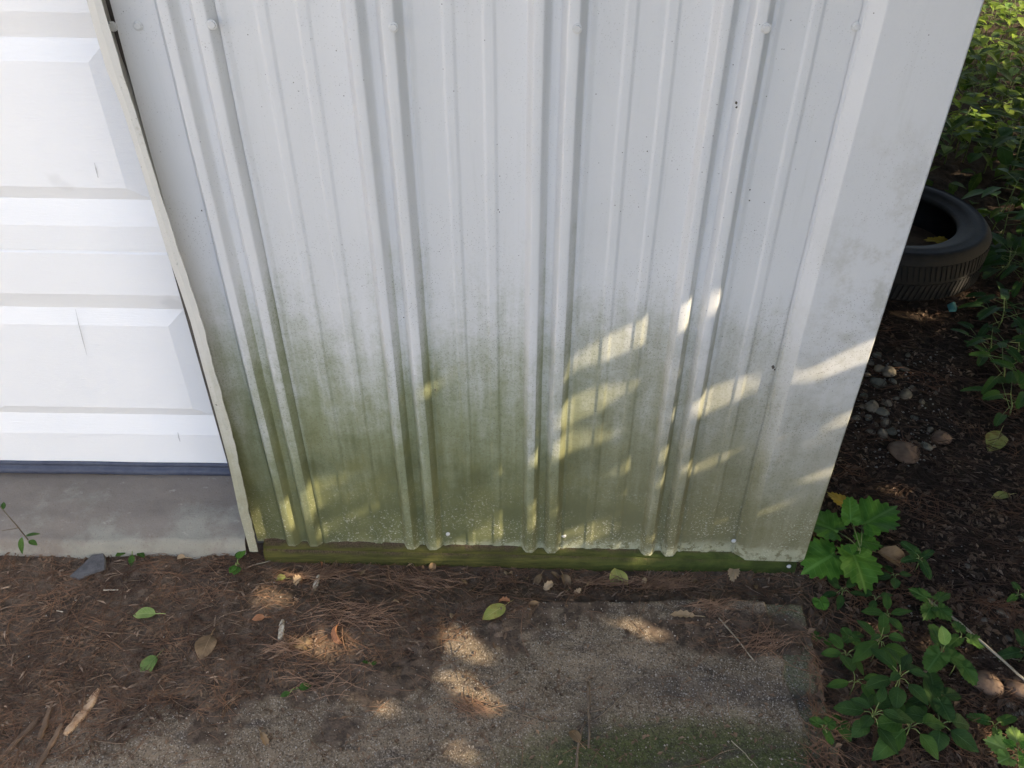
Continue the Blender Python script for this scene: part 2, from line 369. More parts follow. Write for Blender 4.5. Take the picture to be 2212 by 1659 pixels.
mm = np.maximum(mm, sst(.0, .03, Y - LIPY) * sst(.1, .3, X) * .35)
gm = np.maximum(sst(-.2, .9, e2) * .75, sst(.0, .8, 1 - (((X + .28) / .22) ** 2 + ((Y + .42) / .05) ** 2)) * .55)
ca_ = slab.data.attributes.new('wear', 'FLOAT_VECTOR', 'POINT'); ca_.data.foreach_set('vector', np.stack([dm, mm, gm], -1).astype(np.float32).ravel())

# pale gravel drive, added to bounce sunlight up onto the left rib faces
m = M('pale reflector gravel'); m.bump(m.voro(60), .01, .8); gcol = m.mix(m.ramp(m.noise(90, 4, .7), .35, .65), (.30, .28, .25), (.50, .48, .44)); MT['drive'] = m.fin(gcol, .9, .2)
def drive(name, x0, x1, y0, y1):
    X = np.linspace(x0, x1, 60); Y = np.linspace(y0, y1, 60)
    tag(grid(name, X, Y, lambda x, y: .035 + fbm(x, y, 3, 3, 91) * .01, 'drive'), kind='structure')
drive('reflector_driveway', -14, 3.5, -16, -1.75); drive('reflector_driveway', -14, -1.8, -1.75, -.75)

# sill in front of the door
def sill_h(x, y):
    e = fbm(x, y * 0, 14, 3, 77) * .008
    z = .0675 - .085 * sst(-.006 + e, -.040 + e, y) + fbm(x, y, 18, 4, 71) * .003
    return z - .010 * sst(.06, -.01, y)
def sillx(x, y): return sill_h(x, y)
tag(grid('door_sill', np.arange(-3.3, -.594, .006), np.arange(-.05, .30, .005), sillx, 'sill'), kind='structure')

# ------------------------------------------------------------------ the shed
XC = onY(1742, 1197, -.02).x                                     # front right corner
shed = empty('shed', (0, .0, 0), 'white ribbed metal shed, lower walls green with algae, with a white garage door', 'shed')
WT = 2.45
PITCHX = .266
def X0(fx): return (fx / 1.47559 - 1106) / FPX * (CD * math.cos(PITCH) + (CH - onY(1106, 0).z) * math.sin(PITCH))
GX = [X0(1682) + PITCHX * k for k in (-3, -2, -1, 0, 1)]
H1, H2 = .0180, .0019
prof = [(0, 0), (.009, H1), (.024, H1), (.036, .0015), (.049, .0015), (.058, H1), (.075, H1), (.087, .0005), (.093, .0022), (.101, 0),
        (.140, 0), (.144, H2), (.156, H2), (.161, 0), (.199, 0), (.203, H2), (.216, H2), (.221, 0)]
def zbot(x):                                                      # lower edge of the sheets
    a = onY(555, 1168); b = onY(1742, 1199); return a.z + (b.z - a.z) * (x - a.x) / (b.x - a.x)
def sheet(name, pts, off=0., z1=WT, thick=.0012, skew=0.):
    pts = [(x, h + off) for x, h in pts]
    rr = []
    for i, (x, h) in enumerate(pts):                              # soften the bends
        if 0 < i < len(pts) - 1:
            for t in (-.22, 0, .22):
                a = pts[i - 1] if t < 0 else pts[i + 1]; k = min(abs(t), .0022 / max(1e-5, abs(a[0] - x)) if abs(a[0] - x) > 0 else abs(t))
                q = (x + (a[0] - x) * k, h + (a[1] - h) * k)
                if t == 0: q = (x, h + ((pts[i - 1][1] + pts[i + 1][1]) / 2 - h) * .06)
                rr.append(q)
        else: rr.append((x, h))
    zs = list(np.linspace(0, 1.3, 40)) + [1.6, 2.0, z1 + .0]
    V = []; n = len(rr)
    for zi, z in enumerate(zs):
        for x, h in rr:
            zz = z if zi else zbot(x) + .0015 * math.sin(x * 70) + (.006 if h > .008 else 0)
            if 0 < zi < 3: zz = max(zz, zbot(x) + .01 * zi)
            dent = .0012 * float(fbm(np.array(x * 1.), np.array(z * 1.), 5, 3, 17))
            V.append((x + .0015 * float(fbm(np.array(z), np.array(x * 3), 4, 2, 5)), -h - dent, zz))
    F = [(j * n + i, j * n + i + 1, (j + 1) * n + i + 1, (j + 1) * n + i) for j in range(len(zs) - 1) for i in range(n - 1)]
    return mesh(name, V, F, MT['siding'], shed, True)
left_x = -.574
split = GX[1] + .0925
ptsA = [(left_x, 0), (GX[1] - .06, 0)] + [(GX[1] + a, h) for a, h in prof[:8]] + [(split, .001)]
ptsB = [(split - .006, .0032), (split - .001, .0040), (split + .007, .0005), (split + .015, 0)] + [(GX[1] + a, h) for a, h in prof[10:]]
for k in (2, 3): ptsB += [(GX[k] + a, h) for a, h in prof]
ptsB += [(GX[4] + a, h) for a, h in prof[:14]]
TX = onY(1588, 1180).x
TXt = X0(2765)
ptsB = [p for p in ptsB if p[0] < TXt + .01] + [(TXt + .03, 0)]
# minor-rib crisp corners at the left flat part
pa = sheet('siding_panel', ptsA, .0)
pb = sheet('siding_panel', ptsB, .0016)
# corner trim: bevel that catches the light, then a broad flat to the corner, then the return
def ctrim():
    P = [(TXt - .006, .0035), (TXt, .004), (TXt + .001, .006), (TXt + .022, .019), (TXt + .024, .0195), (XC - .003, .0205), (XC, .018), (XC + .002, .010)]
    zs = list(np.linspace(0, 1.3, 30)) + [1.8, WT]; V = []; n = len(P) + 2
    for zi, z in enumerate(zs):
        for i, (x, h) in enumerate(P):
            zz = z if zi > 1 else (zbot(x) if zi == 0 else max(z, zbot(x) + .01))
            V.append((x + (.0025 * math.exp(-((z - .42) / .02) ** 2) if i < 3 else 0), -h - .001 * float(fbm(np.array(x), np.array(z), 6, 3, 9)), zz))
        zz = V[-1][2]; V += [(XC + .002, .15, zz), (XC + .002, .155, zz)]
    F = [(j * n + i, j * n + i + 1, (j + 1) * n + i + 1, (j + 1) * n + i) for j in range(len(zs) - 1) for i in range(n - 1)]
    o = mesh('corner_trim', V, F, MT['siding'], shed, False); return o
ctrim()
# side wall, left wall beyond the door, roof
def plain_ribs(name, fn, u0, u1, z0, z1):
    P = []; u = u0
    while u < u1 - .27: P += [(u + a, h) for a, h in prof]; u += PITCHX
    P.append((u1, 0)); V = [fn(a, h, z) for z in (z0, z1) for a, h in P]; n = len(P)
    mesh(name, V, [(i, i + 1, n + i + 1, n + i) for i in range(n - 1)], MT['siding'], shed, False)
plain_ribs('side_wall', lambda a, h, z: (XC - .012 + h, a, z), .155, 7.2, -.05, WT)
plain_ribs('front_wall', lambda a, h, z: (a, -h, z), -5.2, -3.3, 0, WT)
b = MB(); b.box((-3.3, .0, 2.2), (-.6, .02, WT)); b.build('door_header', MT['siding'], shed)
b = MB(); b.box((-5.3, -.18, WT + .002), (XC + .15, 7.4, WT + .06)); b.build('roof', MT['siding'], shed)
# door jamb trim, a free thin strip standing off the sheets
Rp = [(219, 0), (272, 180), (320, 330), (362, 467), (390, 555), (399, 580), (409, 610), (424, 655), (442, 715), (472, 827), (488, 885), (503, 940), (524, 1037), (543, 1126), (557, 1192)]
Lp = [(186, 0), (199, 48), (228, 147), (265, 239), (294, 331), (331, 449), (362, 552), (388, 625), (411, 695), (438, 796), (466, 897), (493, 998), (516, 1107), (539, 1192)]
YT = -.044
def lerp_edge(P, z):
    Q = sorted([(onY(x, y, YT).z, onY(x, y, YT).x) for x, y in P]); return float(np.interp(z, [q[0] for q in Q], [q[1] for q in Q]))
zb = onY(557, 1192, YT).z
zs = list(np.linspace(zb, 1.23, 150)) + [1.7, 2.2]
V = []; F = []
for i, z in enumerate(zs):
    zz = min(z, 1.215); r = lerp_edge(Rp, zz); l = lerp_edge(Lp, zz)
    nk = .0016 * float(fbm(np.array(z * 1.), np.array(.5), 60, 3, 3)) - .0022 * max(0., float(fbm(np.array(z * 1.), np.array(4.5), 130, 2, 8))) * (z < .75)
    V += [(l, .19, z), (l, YT + .001, z), ((l + r) / 2, YT - .0006, z), (r + nk, YT, z), (r + nk, YT + .0022, z), (l + .002, YT + .003, z)]
    if i: 
        a = 6 * (i - 1); c = 6 * i
        for k in range(5): F.append((a + k, a + k + 1, c + k + 1, c + k))
mesh('jamb_trim', V, F, MT['trim'], shed, False)
# post behind the trim, coloured dark to paint the shade in the gap
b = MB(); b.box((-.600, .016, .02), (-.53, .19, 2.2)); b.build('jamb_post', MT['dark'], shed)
# skirt board under the sheets: worn top ledge, rounded front
V = []; F = []; xs_ = np.linspace(onY(557, 1180, -.03).x + .006, onZ(1734, 1240).x, 120)
for i, x in enumerate(xs_):
    t = (x - xs_[0]) / (xs_[-1] - xs_[0]); top = zbot(x); wv = float(fbm(np.array(x), np.array(.1), 9, 4, 2)); wf = float(fbm(np.array(x), np.array(.7), 50, 3, 6))
    front = -.0225 + .007 * t; bot = -.03 - .04 * t
    pl_ = float(fbm(np.array(x), np.array(.9), 22, 3, 12)); V += [(x, .03, top + .012), (x, -.019, top + .001 + .016 * max(0, pl_ + .15) * (1 - .7 * t)), (x, front * .75, top - .003 + .004 * wf), (x, front + .003, top - .006 - .003 * t + .003 * wv), (x, front - .003, top - .012 - .003 * t), (x, front - .004, (top + bot) / 2 - .006), (x, front, bot)]
    if i:
        for k in range(6): F.append((7 * (i - 1) + k, 7 * (i - 1) + k + 1, 7 * i + k + 1, 7 * i + k))
F.append(tuple(range(7))); F.append(tuple(7 * (len(xs_) - 1) + k for k in range(7))[::-1])
sk = mesh('skirt_board', V, F, MT['board'], shed, True)
# screws
def screw(px, py, h, par, r=.0060):
    p = onY(px, py, -h); b = MB(); n = 16; V = []
    for k, (rr, d) in enumerate(((r * 1.25, 0), (r * 1.2, .0012), (r * .92, .0014), (r * .84, .0028), (r * .76, .0031))):
        for j in range(n): q = 2 * math.pi * j / n; V.append((p.x + rr * math.cos(q), p.y - d, p.z + rr * math.sin(q)))
    F = [(i * n + j, i * n + (j + 1) % n, (i + 1) * n + (j + 1) % n, (i + 1) * n + j) for i in range(4) for j in range(n)] + [tuple(4 * n + j for j in range(n))]
    mesh('screw', V, F, MT['screw'], par, False, origin=p)
for px, py, h in ((243, 57, 0), (298, 56, 0), (458, 53, H1)): screw(px, py, h, pa)
for px, py, h in ((850, 59, H1 + .0016), (1247, 62, H1 + .0016), (1655, 61, H1 + .0016), (1850, 57, .0016), (967, 1153, .0016), (1218, 1157, .0016), (1585, 1168, .004)):
    screw(px, py, h, pb, .0060 if py < 100 else .0044)
screw(1704, 1223, .0185, sk, .0042)
for px, py, sz_ in ((1590, 222, .0045), (1591, 232, .003), (1076, 453, .0022), (1079, 458, .0016), (1062, 462, .0014), (1398, 327, .0020), (436, 455, .0024), (872, 686, .0022), (1040, 540, .001), (1619, 433, .003), (940, 842, .0035), (1670, 793, .006), (1674, 799, .004), (800, 205, .001), (1620, 410, .002), (700, 330, .001), (1110, 430, .0009), (1500, 590, .001), (1300, 440, .0009)):
    sz_ *= .62; h_ = H1 + .001 if px in (1590, 1591, 436, 872, 940) else .0005
    p_ = onY(px, py, -.0016 - h_); q_ = [Vector((sz_ * random.uniform(.6, 1.1) * math.cos(a), 0, sz_ * random.uniform(.6, 1.5) * math.sin(a))) for a in np.linspace(0, 5.4, 7)]
    b = MB(); b.add([p_ + v_ for v_ in q_] + [p_ + Vector((0, -.0014, 0))], [(i, (i + 1) % 7, 7) for i in range(7)]); b.build('dirt_speck', 'dark', pb)
# garage door
YD = .20
door = bpy.data.objects.new('garage_door', None); C.objects.link(door); door.parent = shed; door.location = (-1.6, YD, .07)
def dz(py): return onY(300, py, YD).z
def dzl(py): return onY(0, py, YD).z
SL = -.019
def section(zb_, zt, pzb, pzt, grz, xr, first):
    """pzb..pzt panel outer; grz groove/bevel heights; xr right edges (centre, groove, outer)"""
    x_right = -.42; xl = -3.25; pw = xr[0] - XL; V = []; F = []
    def v(x, z, d):
        V.append((x, YD + d, z + SL * (x + .95))); return len(V) - 1
    def q(a, b_, c, d_): F.append((a, b_, c, d_))
    g0, g1, g2, g3 = grz                       # groove bottom z, centre bottom, centre top, groove top
    panels = []; xr_c = xr[0]; gx = xr[1] - xr[0]; ox = xr[2] - xr[1]
    while xr_c > xl + .5:
        panels.append((xr_c - pw, xr_c)); xr_c -= pw + 2 * (gx + ox) + .07
    last = x_right
    def flat(xa, za, xb, zb2): q(v(xa, za, 0), v(xb, za, 0), v(xb, zb2, 0), v(xa, zb2, 0))
    for (a, c) in panels:
        oa, ob = a - gx - ox, c + gx + ox
        flat(ob, zb_, last, zt); flat(oa, zb_, ob, pzb); flat(oa, pzt, ob, zt)
        rings = [[(oa, pzb), (ob, pzb), (ob, pzt), (oa, pzt)], [(a - gx, g0), (c + gx, g0), (c + gx, g3), (a - gx, g3)], [(a, g1), (c, g1), (c, g2), (a, g2)]]
        ids = [[v(x, z, d) for x, z in r] for r, d in zip(rings, (0, .011, .002))]
        for k in range(2):
            for j in range(4): q(ids[k][j], ids[k][(j + 1) % 4], ids[k + 1][(j + 1) % 4], ids[k + 1][j])
        q(*ids[2]); last = oa
    flat(xl, zb_, last, zt)
    # rolled lips top and bottom
    for (z, dz_) in ((zt, .0035), (zb_, -.0035)):
        a_, b2 = v(xl, z, 0), v(x_right, z, 0); c_, d2 = v(x_right, z + dz_, .005), v(xl, z + dz_, .005); q(a_, b2, c_, d2)
        e_, f_ = v(x_right, z + dz_, .04), v(xl, z + dz_, .04); q(d2, c_, e_, f_)
    return mesh('door_section', V, F, MT['door'], door, False)
def yz(py, x=0): return onY(x, py, YD).z - SL * (onY(x, py, YD).x + .95)
XL = onY(8, 878, YD).x
xc = onY(363, 709, YD).x; xg = onY(394, 676, YD).x; xo = xg + .03
zA = yz(996); zB = yz(541)
s1 = section(zA, zB - .0035, yz(934), yz(633), (yz(897), yz(878), yz(701), yz(668)), (xc, xg, xo), True)
hh = zB - zA
s2 = section(zB + .0035, zB + .50 + .06, yz(485), yz(24), (yz(432), yz(403), yz(132), yz(83)), (xc, xg, xo), False)
zC = zB + .56
for k in range(2):
    c = s2.copy(); C.objects.link(c); c.parent = door; c.location = s2.location + Vector((0, 0, zC - zB - .0 + k * .565))
# scuffs on the lower section and upper section
def scuff(pts, wd):
    P = [onY(x, y, YD - .0006) for x, y in pts]; V = []; F = []
    for i, p in enumerate(P):
        k = math.sin(math.pi * (i + .3) / (len(P) - .4)) * wd; V += [(p.x - k, p.y, p.z), (p.x + k, p.y, p.z)]
        if i: F.append((2 * i - 2, 2 * i - 1, 2 * i + 1, 2 * i))
    mesh('scuff_mark', V, F, MT['scuff'], s1)
scuff([(163, 668), (170, 700), (179, 735), (188, 768)], .0010)
scuff([(204, 352), (208, 368), (212, 384)], .0014); scuff([(384, 934), (386, 944), (389, 954)], .0016)
# rubber seal
V = []; F = []; zt_ = zA + .004
for i, x in enumerate(np.linspace(-3.25, -.42, 60)):
    t = SL * (x + .95); w_ = .0006 * math.sin(x * 23)
    sec = [(-.001, .0), (-.006, -.002), (-.007, -.008), (-.003, -.0105), (-.009, -.013), (-.016, -.019), (-.017, -.026), (-.010, -.034), (.02, -.036)]
    base = len(V)
    for dy, dz_ in sec: V.append((x, YD + dy, zt_ + t + dz_ + w_))
    if i:
        n = len(sec); F += [(base - n + k, base - n + k + 1, base + k + 1, base + k) for k in range(n - 1)]
mesh('bottom_seal', V, F, MT['seal'], door, True)

# ------------------------------------------------------------------ leaves
def leaf_geo(Lg, Wd, kind='ovate', curl=.15, fold=.15, n=9, serr=0., wav=.0):
    """leaf along +Y from the origin, returns verts, faces, uv"""
    if kind in ('lobed', 'heart', 'round'):
        N = 72 if kind == 'lobed' else 40; V = [(0, .12 * Lg, 0)]; U = [(0, .1)]; F = []
        for ring, k in enumerate((.5, 1.)):
            for j in range(N):
                a = -math.pi + 2 * math.pi * j / N        # angle from +Y
                if kind == 'lobed':
                    r = .60 + .38 * max(0, math.cos(a)) ** 5 * 1.0 + .26 * (max(0, math.cos(a - 1.12)) ** 8 + max(0, math.cos(a + 1.12)) ** 8) + .10 * (max(0, math.cos(a - 2.1)) ** 8 + max(0, math.cos(a + 2.1)) ** 8)
                    r *= .92 + serr * (abs(((j * 5 / N * 4) % 1) - .5) * 2 - .5)
                    r *= 1 - .55 * max(0, -math.cos(a)) ** 8
                elif kind == 'heart':
                    r = (.62 + .38 * max(0, math.cos(a)) ** 3) * (1 - .55 * max(0, -math.cos(a)) ** 10) * (1 + serr * (j % 2 - .5))
                else: r = .75 * (1 - .5 * max(0, -math.cos(a)) ** 14) * (1 + serr * (j % 2 - .5))
                r *= k; x = math.sin(a) * r * Wd * .62; y = (.22 + math.cos(a) * r * .78) * Lg
                z = fold * abs(x) - curl * (y / Lg) ** 2 * Lg * .6 + wav * Wd * math.sin(5 * a) * k
                V.append((x, y, z)); U.append((x / Wd * 1.6, y / Lg))
        F = [(0, 1 + j, 1 + (j + 1) % N) for j in range(N)] + [(1 + j, 1 + N + j, 1 + N + (j + 1) % N, 1 + (j + 1) % N) for j in range(N)]
        return V, F, U
    V = []; U = []; F = []
    for i in range(n + 1):
        t = i / n
        w_ = math.sin(math.pi * t ** .8) ** .85 if kind == 'ovate' else math.sin(math.pi * t ** .95) ** 1.1
        w_ = max(w_, .02) * Wd / 2 * (1 + serr * ((i % 2) - .5)); an = curl * t * 1.6
        y = Lg * (math.sin(an) / an * t if abs(an) > 1e-3 else t); z = -Lg * t * (1 - math.cos(an)) / max(an, 1e-3) if abs(an) > 1e-3 else 0
        for u in (-1, -.5, 0, .5, 1):
            V.append((u * w_, y, z + fold * abs(u) * w_ + wav * Wd * math.sin(t * 9 + u * 2) * abs(u))); U.append((u, t))
        if i:
            for k in range(4): F.append((5 * i - 5 + k, 5 * i - 4 + k, 5 * i + 1 + k, 5 * i + k))
    return V, F, U
def place(V, pos, yaw=0, pitch=0, roll=0):
    Mx = Matrix.Translation(pos) @ Matrix.Rotation(yaw, 4, 'Z') @ Matrix.Rotation(pitch, 4, 'X') @ Matrix.Rotation(roll, 4, 'Y')
    return [Mx @ Vector(v) for v in V]
def fallen(px, py, Lg, Wd, yaw, mat, label, name='fallen_leaf', kind='ovate', curl=.4, fold=.2, pitch=.08, roll=0, lift=.004, stalk=True, serr=0, wav=.05, pos=None, cat='leaf'):
    p = pos or G(px, py, lift); yaw = math.radians(yaw); r = empty(name, p, label, cat)
    V, F, U = leaf_geo(Lg, Wd, kind, curl, fold, serr=serr, wav=wav)
    V = place(V, p - Matrix.Rotation(yaw, 3, 'Z') @ Vector((0, Lg / 2, 0)) + Vector((0, 0, .004)), yaw, pitch, roll)
    mesh('blade', V, F, L[mat], r, True, U)
    if stalk:
        a = Vector(V[0]) if kind != 'ovate' else Vector(V[2]); d = Matrix.Rotation(yaw, 3, 'Z') @ Vector((.1, -1, 0)); b = MB()
        b.tube([a, a + d * Lg * .2, a + d * Lg * .35 + Vector((.002, 0, -.001))], [.0009, .0008, .0006], 5); b.build('stalk', mat, r, True)
    return r
# yaw: 0 = tip away from the camera, 90 = tip to the left
fallen(312, 1330, .052, .030, 88, 'fgreen', 'small pale green fallen leaf on brown needles, left of the ground', curl=.3)
fallen(318, 1445, .055, .034, 150, 'fhalf', 'green leaf with a brown tip lying among needles at lower left', curl=.8, fold=.4)
fallen(1067, 1328, .062, .036, 128, 'fyellow', 'yellow green pointed leaf flat on dark litter in front of the ribbed wall', curl=.1, fold=.1, wav=.02)
fallen(1338, 1262, .078, .042, 190, 'fyellow', 'creased yellow green leaf lying just below the mossy skirt board', curl=.5, fold=.3, pitch=-.05, lift=.006)
fallen(445, 1402, .055, .045, 170, 'fbrown', 'broad dull brown dead leaf on the needle litter left of the orange leaf', curl=.3)
fallen(717, 1388, .070, .022, 165, 'forange', 'orange brown curled crescent leaf standing on edge in a sun patch', curl=1.3, fold=.9, roll=.9, lift=.010)
fallen(1583, 1245, .045, .028, 160, 'ftan', 'tan oak-like scrap of leaf below the right end of the skirt board', kind='lobed', serr=.3, curl=.4)
fallen(1472, 1331, .055, .018, 80, 'ftan', 'narrow torn tan leaf on dark dirt of the slab', curl=.3, serr=.5)
fallen(603, 1252, .034, .020, 80, 'fyellow', 'little yellowish leaf near the foot of the door trim', curl=.6)
fallen(559, 1341, .028, .018, 95, 'forange', 'tiny rusty oval leaf left of the orange curled leaf', curl=.3)
fallen(1945, 1222, .115, .044, 245, 'fbrown', 'large grey tan curled dead leaf beside the bright green seedling', curl=1.0, fold=1.0, roll=.3, lift=.015, serr=.1)
fallen(2148, 957, .095, .055, 140, 'fyellow', 'lone yellow green leaf on dark soil at right edge', curl=.2, fold=.1)
fallen(2160, 1075, .050, .026, 100, 'fyellow', 'small yellow green leaf above the dark soil near right edge', curl=.2)
fallen(648, 1392, .040, .034, 60, 'fbrown', 'rumpled brown leaf just left of the orange curled leaf', kind='lobed', serr=.3, curl=.6)
fallen(905, 1215, .040, .014, 110, 'forange', 'thin orange leaf leaning against the skirt board in sun', curl=.7)
fallen(1225, 1262, .048, .020, 200, 'fbrown', 'brown folded leaf in needles left of the yellow leaf', curl=.8, fold=.8)
fallen(1160, 1258, .040, .016, 150, 'fbrown', 'slim brown leaf in needles under the middle of the wall', curl=.6)
fallen(385, 1208, .036, .016, 85, 'ftan', 'pale curled leaf scrap at the foot of the door sill', curl=.9, fold=.5)
fallen(1240, 1590, .04, .02, 30, 'fbrown', 'dull brown leaf on the mossy slab beside the crossed sticks', curl=.5)
fallen(575, 1605, .040, .012, 215, 'fbrown', 'dark brown leaf alone on the bare slab at the bottom', curl=.9, fold=1., serr=.3)

for px, py in ((880, 1222), (935, 1232), (1100, 1236), (1135, 1250), (1180, 1275), (1205, 1248), (1245, 1285), (1262, 1262), (1390, 1262), (700, 1222), (780, 1240), (1010, 1262), (1495, 1262), (1085, 1300), (640, 1262), (1630, 1265), (860, 1300), (980, 1330), (1150, 1310)):
    o_ = fallen(px, py, random.uniform(.020, .042), random.uniform(.010, .020), random.uniform(0, 360), random.choice(('fbrown', 'fbrown', 'ftan', 'forange')), 'small crumpled dead leaf among the needles at the foot of the ribbed wall', curl=random.uniform(.5, 1.5), fold=random.uniform(.3, 1.), roll=random.uniform(-.6, .6), pitch=random.uniform(-.3, .3), lift=.005, serr=random.choice((0, .3, .5)), stalk=False)
    o_['group'] = 'crumpled dead leaves at the foot of the wall'
# chips, sticks, stones
def chip(px, py, Lg, Wd, H, yaw, mat, name, label, cat, lift=.002, parts=None, n=9, jag=.25, seed=1):
    p = G(px, py, lift); R = np.random.default_rng(seed); V = []; F = []; ya = math.radians(yaw)
    r = bpy.data.objects.new(name, None)
    for i in range(n):
        t = i / (n - 1); ww = Wd / 2 * (1 - .35 * abs(2 * t - 1) ** 3) * (1 + jag * R.uniform(-1, 1)); o = Wd * .1 * R.uniform(-1, 1)
        for u, z in ((-1, 0), (-.7, H), (.1, H * (1.1 + .3 * R.uniform(-1, 1))), (.75, H * .9), (1, 0)):
            V.append((o + u * ww, (t - .5) * Lg + jag * .03 * R.uniform(-1, 1) * Lg, z))
        if i: F += [(5 * i - 5 + k, 5 * i - 5 + (k + 1) % 5, 5 * i + (k + 1) % 5, 5 * i + k) for k in range(5)]
    F += [(4, 3, 2, 1, 0), tuple(5 * n - 5 + k for k in range(5))]
    o = mesh(name, place(V, p, ya, .03), F, mat, origin=p); return tag(o, label, cat)
chip(178, 1536, .098, .017, .006, -18, 'wood', 'wood_splinter', 'split raw wood splinter standing out at lower left of the litter', 'splinter', seed=3)
chip(608, 1362, .046, .011, .004, 5, 'pale', 'bark_chip', 'pale speckled bark chip left of the sunlit orange leaf', 'bark chip', seed=4)
chip(683, 1262, .040, .011, .005, -8, 'pale', 'bark_chip', 'whitish bark chip under the left part of the skirt board', 'bark chip', seed=5)
chip(240, 1276, .032, .0022, .0015, 92, 'pale', 'straw_bit', 'short white straw lying level in front of the slate flake', 'straw', seed=6)
chip(130, 1322, .015, .002, .0015, 80, 'pale', 'straw_bit', 'tiny white straw at far left of the litter', 'straw', seed=7)
for k, (x, y, l_, yw, lb) in enumerate(((50, 1590, .11, -25, 'lowest'), (100, 1560, .07, 5, 'middle'), (105, 1620, .10, -8, 'right hand'))):
    chip(x, y, l_, .011, .004, yw, 'litter', 'wood_splinter', 'dull brown wood strip in the bottom left corner, %s of three' % lb, 'splinter', seed=30 + k)
V = [(-.034, -.028, 0), (-.012, -.034, 0), (.012, -.018, 0), (.036, -.006, 0), (.030, .018, 0), (.020, .036, 0), (-.004, .030, 0), (-.016, .004, 0)]
n = len(V); p = G(195, 1227, .003)
V2 = [Vector(v) for v in V] + [Vector(v) * .94 + Vector((0, 0, .005)) for v in V]
F = [tuple(range(n))[::-1], tuple(range(n, 2 * n))] + [(i, (i + 1) % n, n + (i + 1) % n, n + i) for i in range(n)]
tag(mesh('slate_flake', place(V2, p, 0, .1, .05), F, 'slate', origin=p), 'dark grey angular flake of roofing slate on the litter below the sill', 'slate flake')
def stick(pts, r0, r1, mat, label, name='stick', side=None):
    P = [G(x, y, r0 * 1.2 + (lf if len(q) else 0)) for (x, y, *q) in pts for lf in [q[0] if q else 0]]
    Q = []
    for i in range(len(P) - 1):
        for t in np.linspace(0, 1, 5)[:-1]:
            v = P[i].lerp(P[i + 1], t) + Vector((random.uniform(-1, 1), random.uniform(-1, 1), 0)) * .0010; v.z = max(v.z, float(gh(v.x, v.y)) + r0 * .7); Q.append(v)
    Q.append(P[-1]); b = MB(); b.tube(Q, list(np.linspace(r0, r1, len(Q))), 7)
    if side:
        for t, dx, dy in side:
            a = Q[int(t * (len(Q) - 1))]; b.tube([a, a + Vector((dx, dy, .003))], [r1, r1 * .6], 5)
    return tag(b.build(name, mat, None, True, origin=P[0]), label, 'stick')
stick([(1553, 1335), (1590, 1380), (1628, 1428)], .0018, .0012, 'paletwig', 'straight pale stick on dark dirt of the slab, right of center')
stick([(1270, 1475), (1272, 1540), (1271, 1618)], .0028, .0022, 'bark', 'upright dark stick on the mossy slab near the bottom', side=[(.5, .03, .006)])
stick([(1240, 1580), (1300, 1545), (1360, 1490), (1395, 1462)], .0014, .0009, 'bark', 'thin diagonal stick crossing behind the upright dark stick')
stick([(1010, 1505), (1050, 1520), (1098, 1535), (1180, 1562)], .0022, .0010, 'bark', 'brown twig reaching right from the needle tuft on the slab', side=[(.3, .02, -.02), (.4, -.015, .012)])
stick([(1180, 1562), (1215, 1560), (1260, 1552)], .001, .0007, 'bark', 'hair thin twig between the needle tuft and the upright stick')
stick([(1245, 1659), (1250, 1600), (1262, 1560)], .0026, .0018, 'bark', 'dark stick running off the bottom edge of the slab')
stick([(960, 1290), (968, 1360), (990, 1470)], .0008, .0005, 'bark', 'thin dark twig lying across the litter beside the sunlit concrete')
stick([(1995, 1310, .02), (2060, 1365, .03), (2130, 1425, .025), (2212, 1490, .02)], .0035, .0025, 'paletwig', 'long bleached stem lying across weeds at lower right')
stick([(2100, 1422), (2160, 1420), (2230, 1432)], .0014, .0009, 'paletwig', 'thin tan twig right of the bleached stem')
stick([(1860, 1290), (1880, 1330), (1905, 1350)], .0016, .0010, 'bark', 'short dark twig among needles right of the slab corner')
stick([(1830, 1465), (1880, 1440), (1900, 1420)], .0022, .0012, 'bark', 'dark twig poking from the slab edge at right')
stick([(1580, 1600), (1620, 1640), (1650, 1675)], .0009, .0006, 'paletwig', 'thin pale stem on the green slab at bottom right')
stick([(1475, 1312), (1520, 1300), (1558, 1295)], .0014, .0010, 'forange' if 0 else 'needle', 'rust coloured thin twig on the slab dirt')
stick([(545, 1222), (595, 1210), (620, 1205)], .0014, .0010, 'paletwig', 'tan twig beside the foot of the door trim')
stick([(2120, 700), (2165, 715), (2212, 712)], .0022, .0015, 'bark', 'looping brown vine end on the ground right of the tyre')

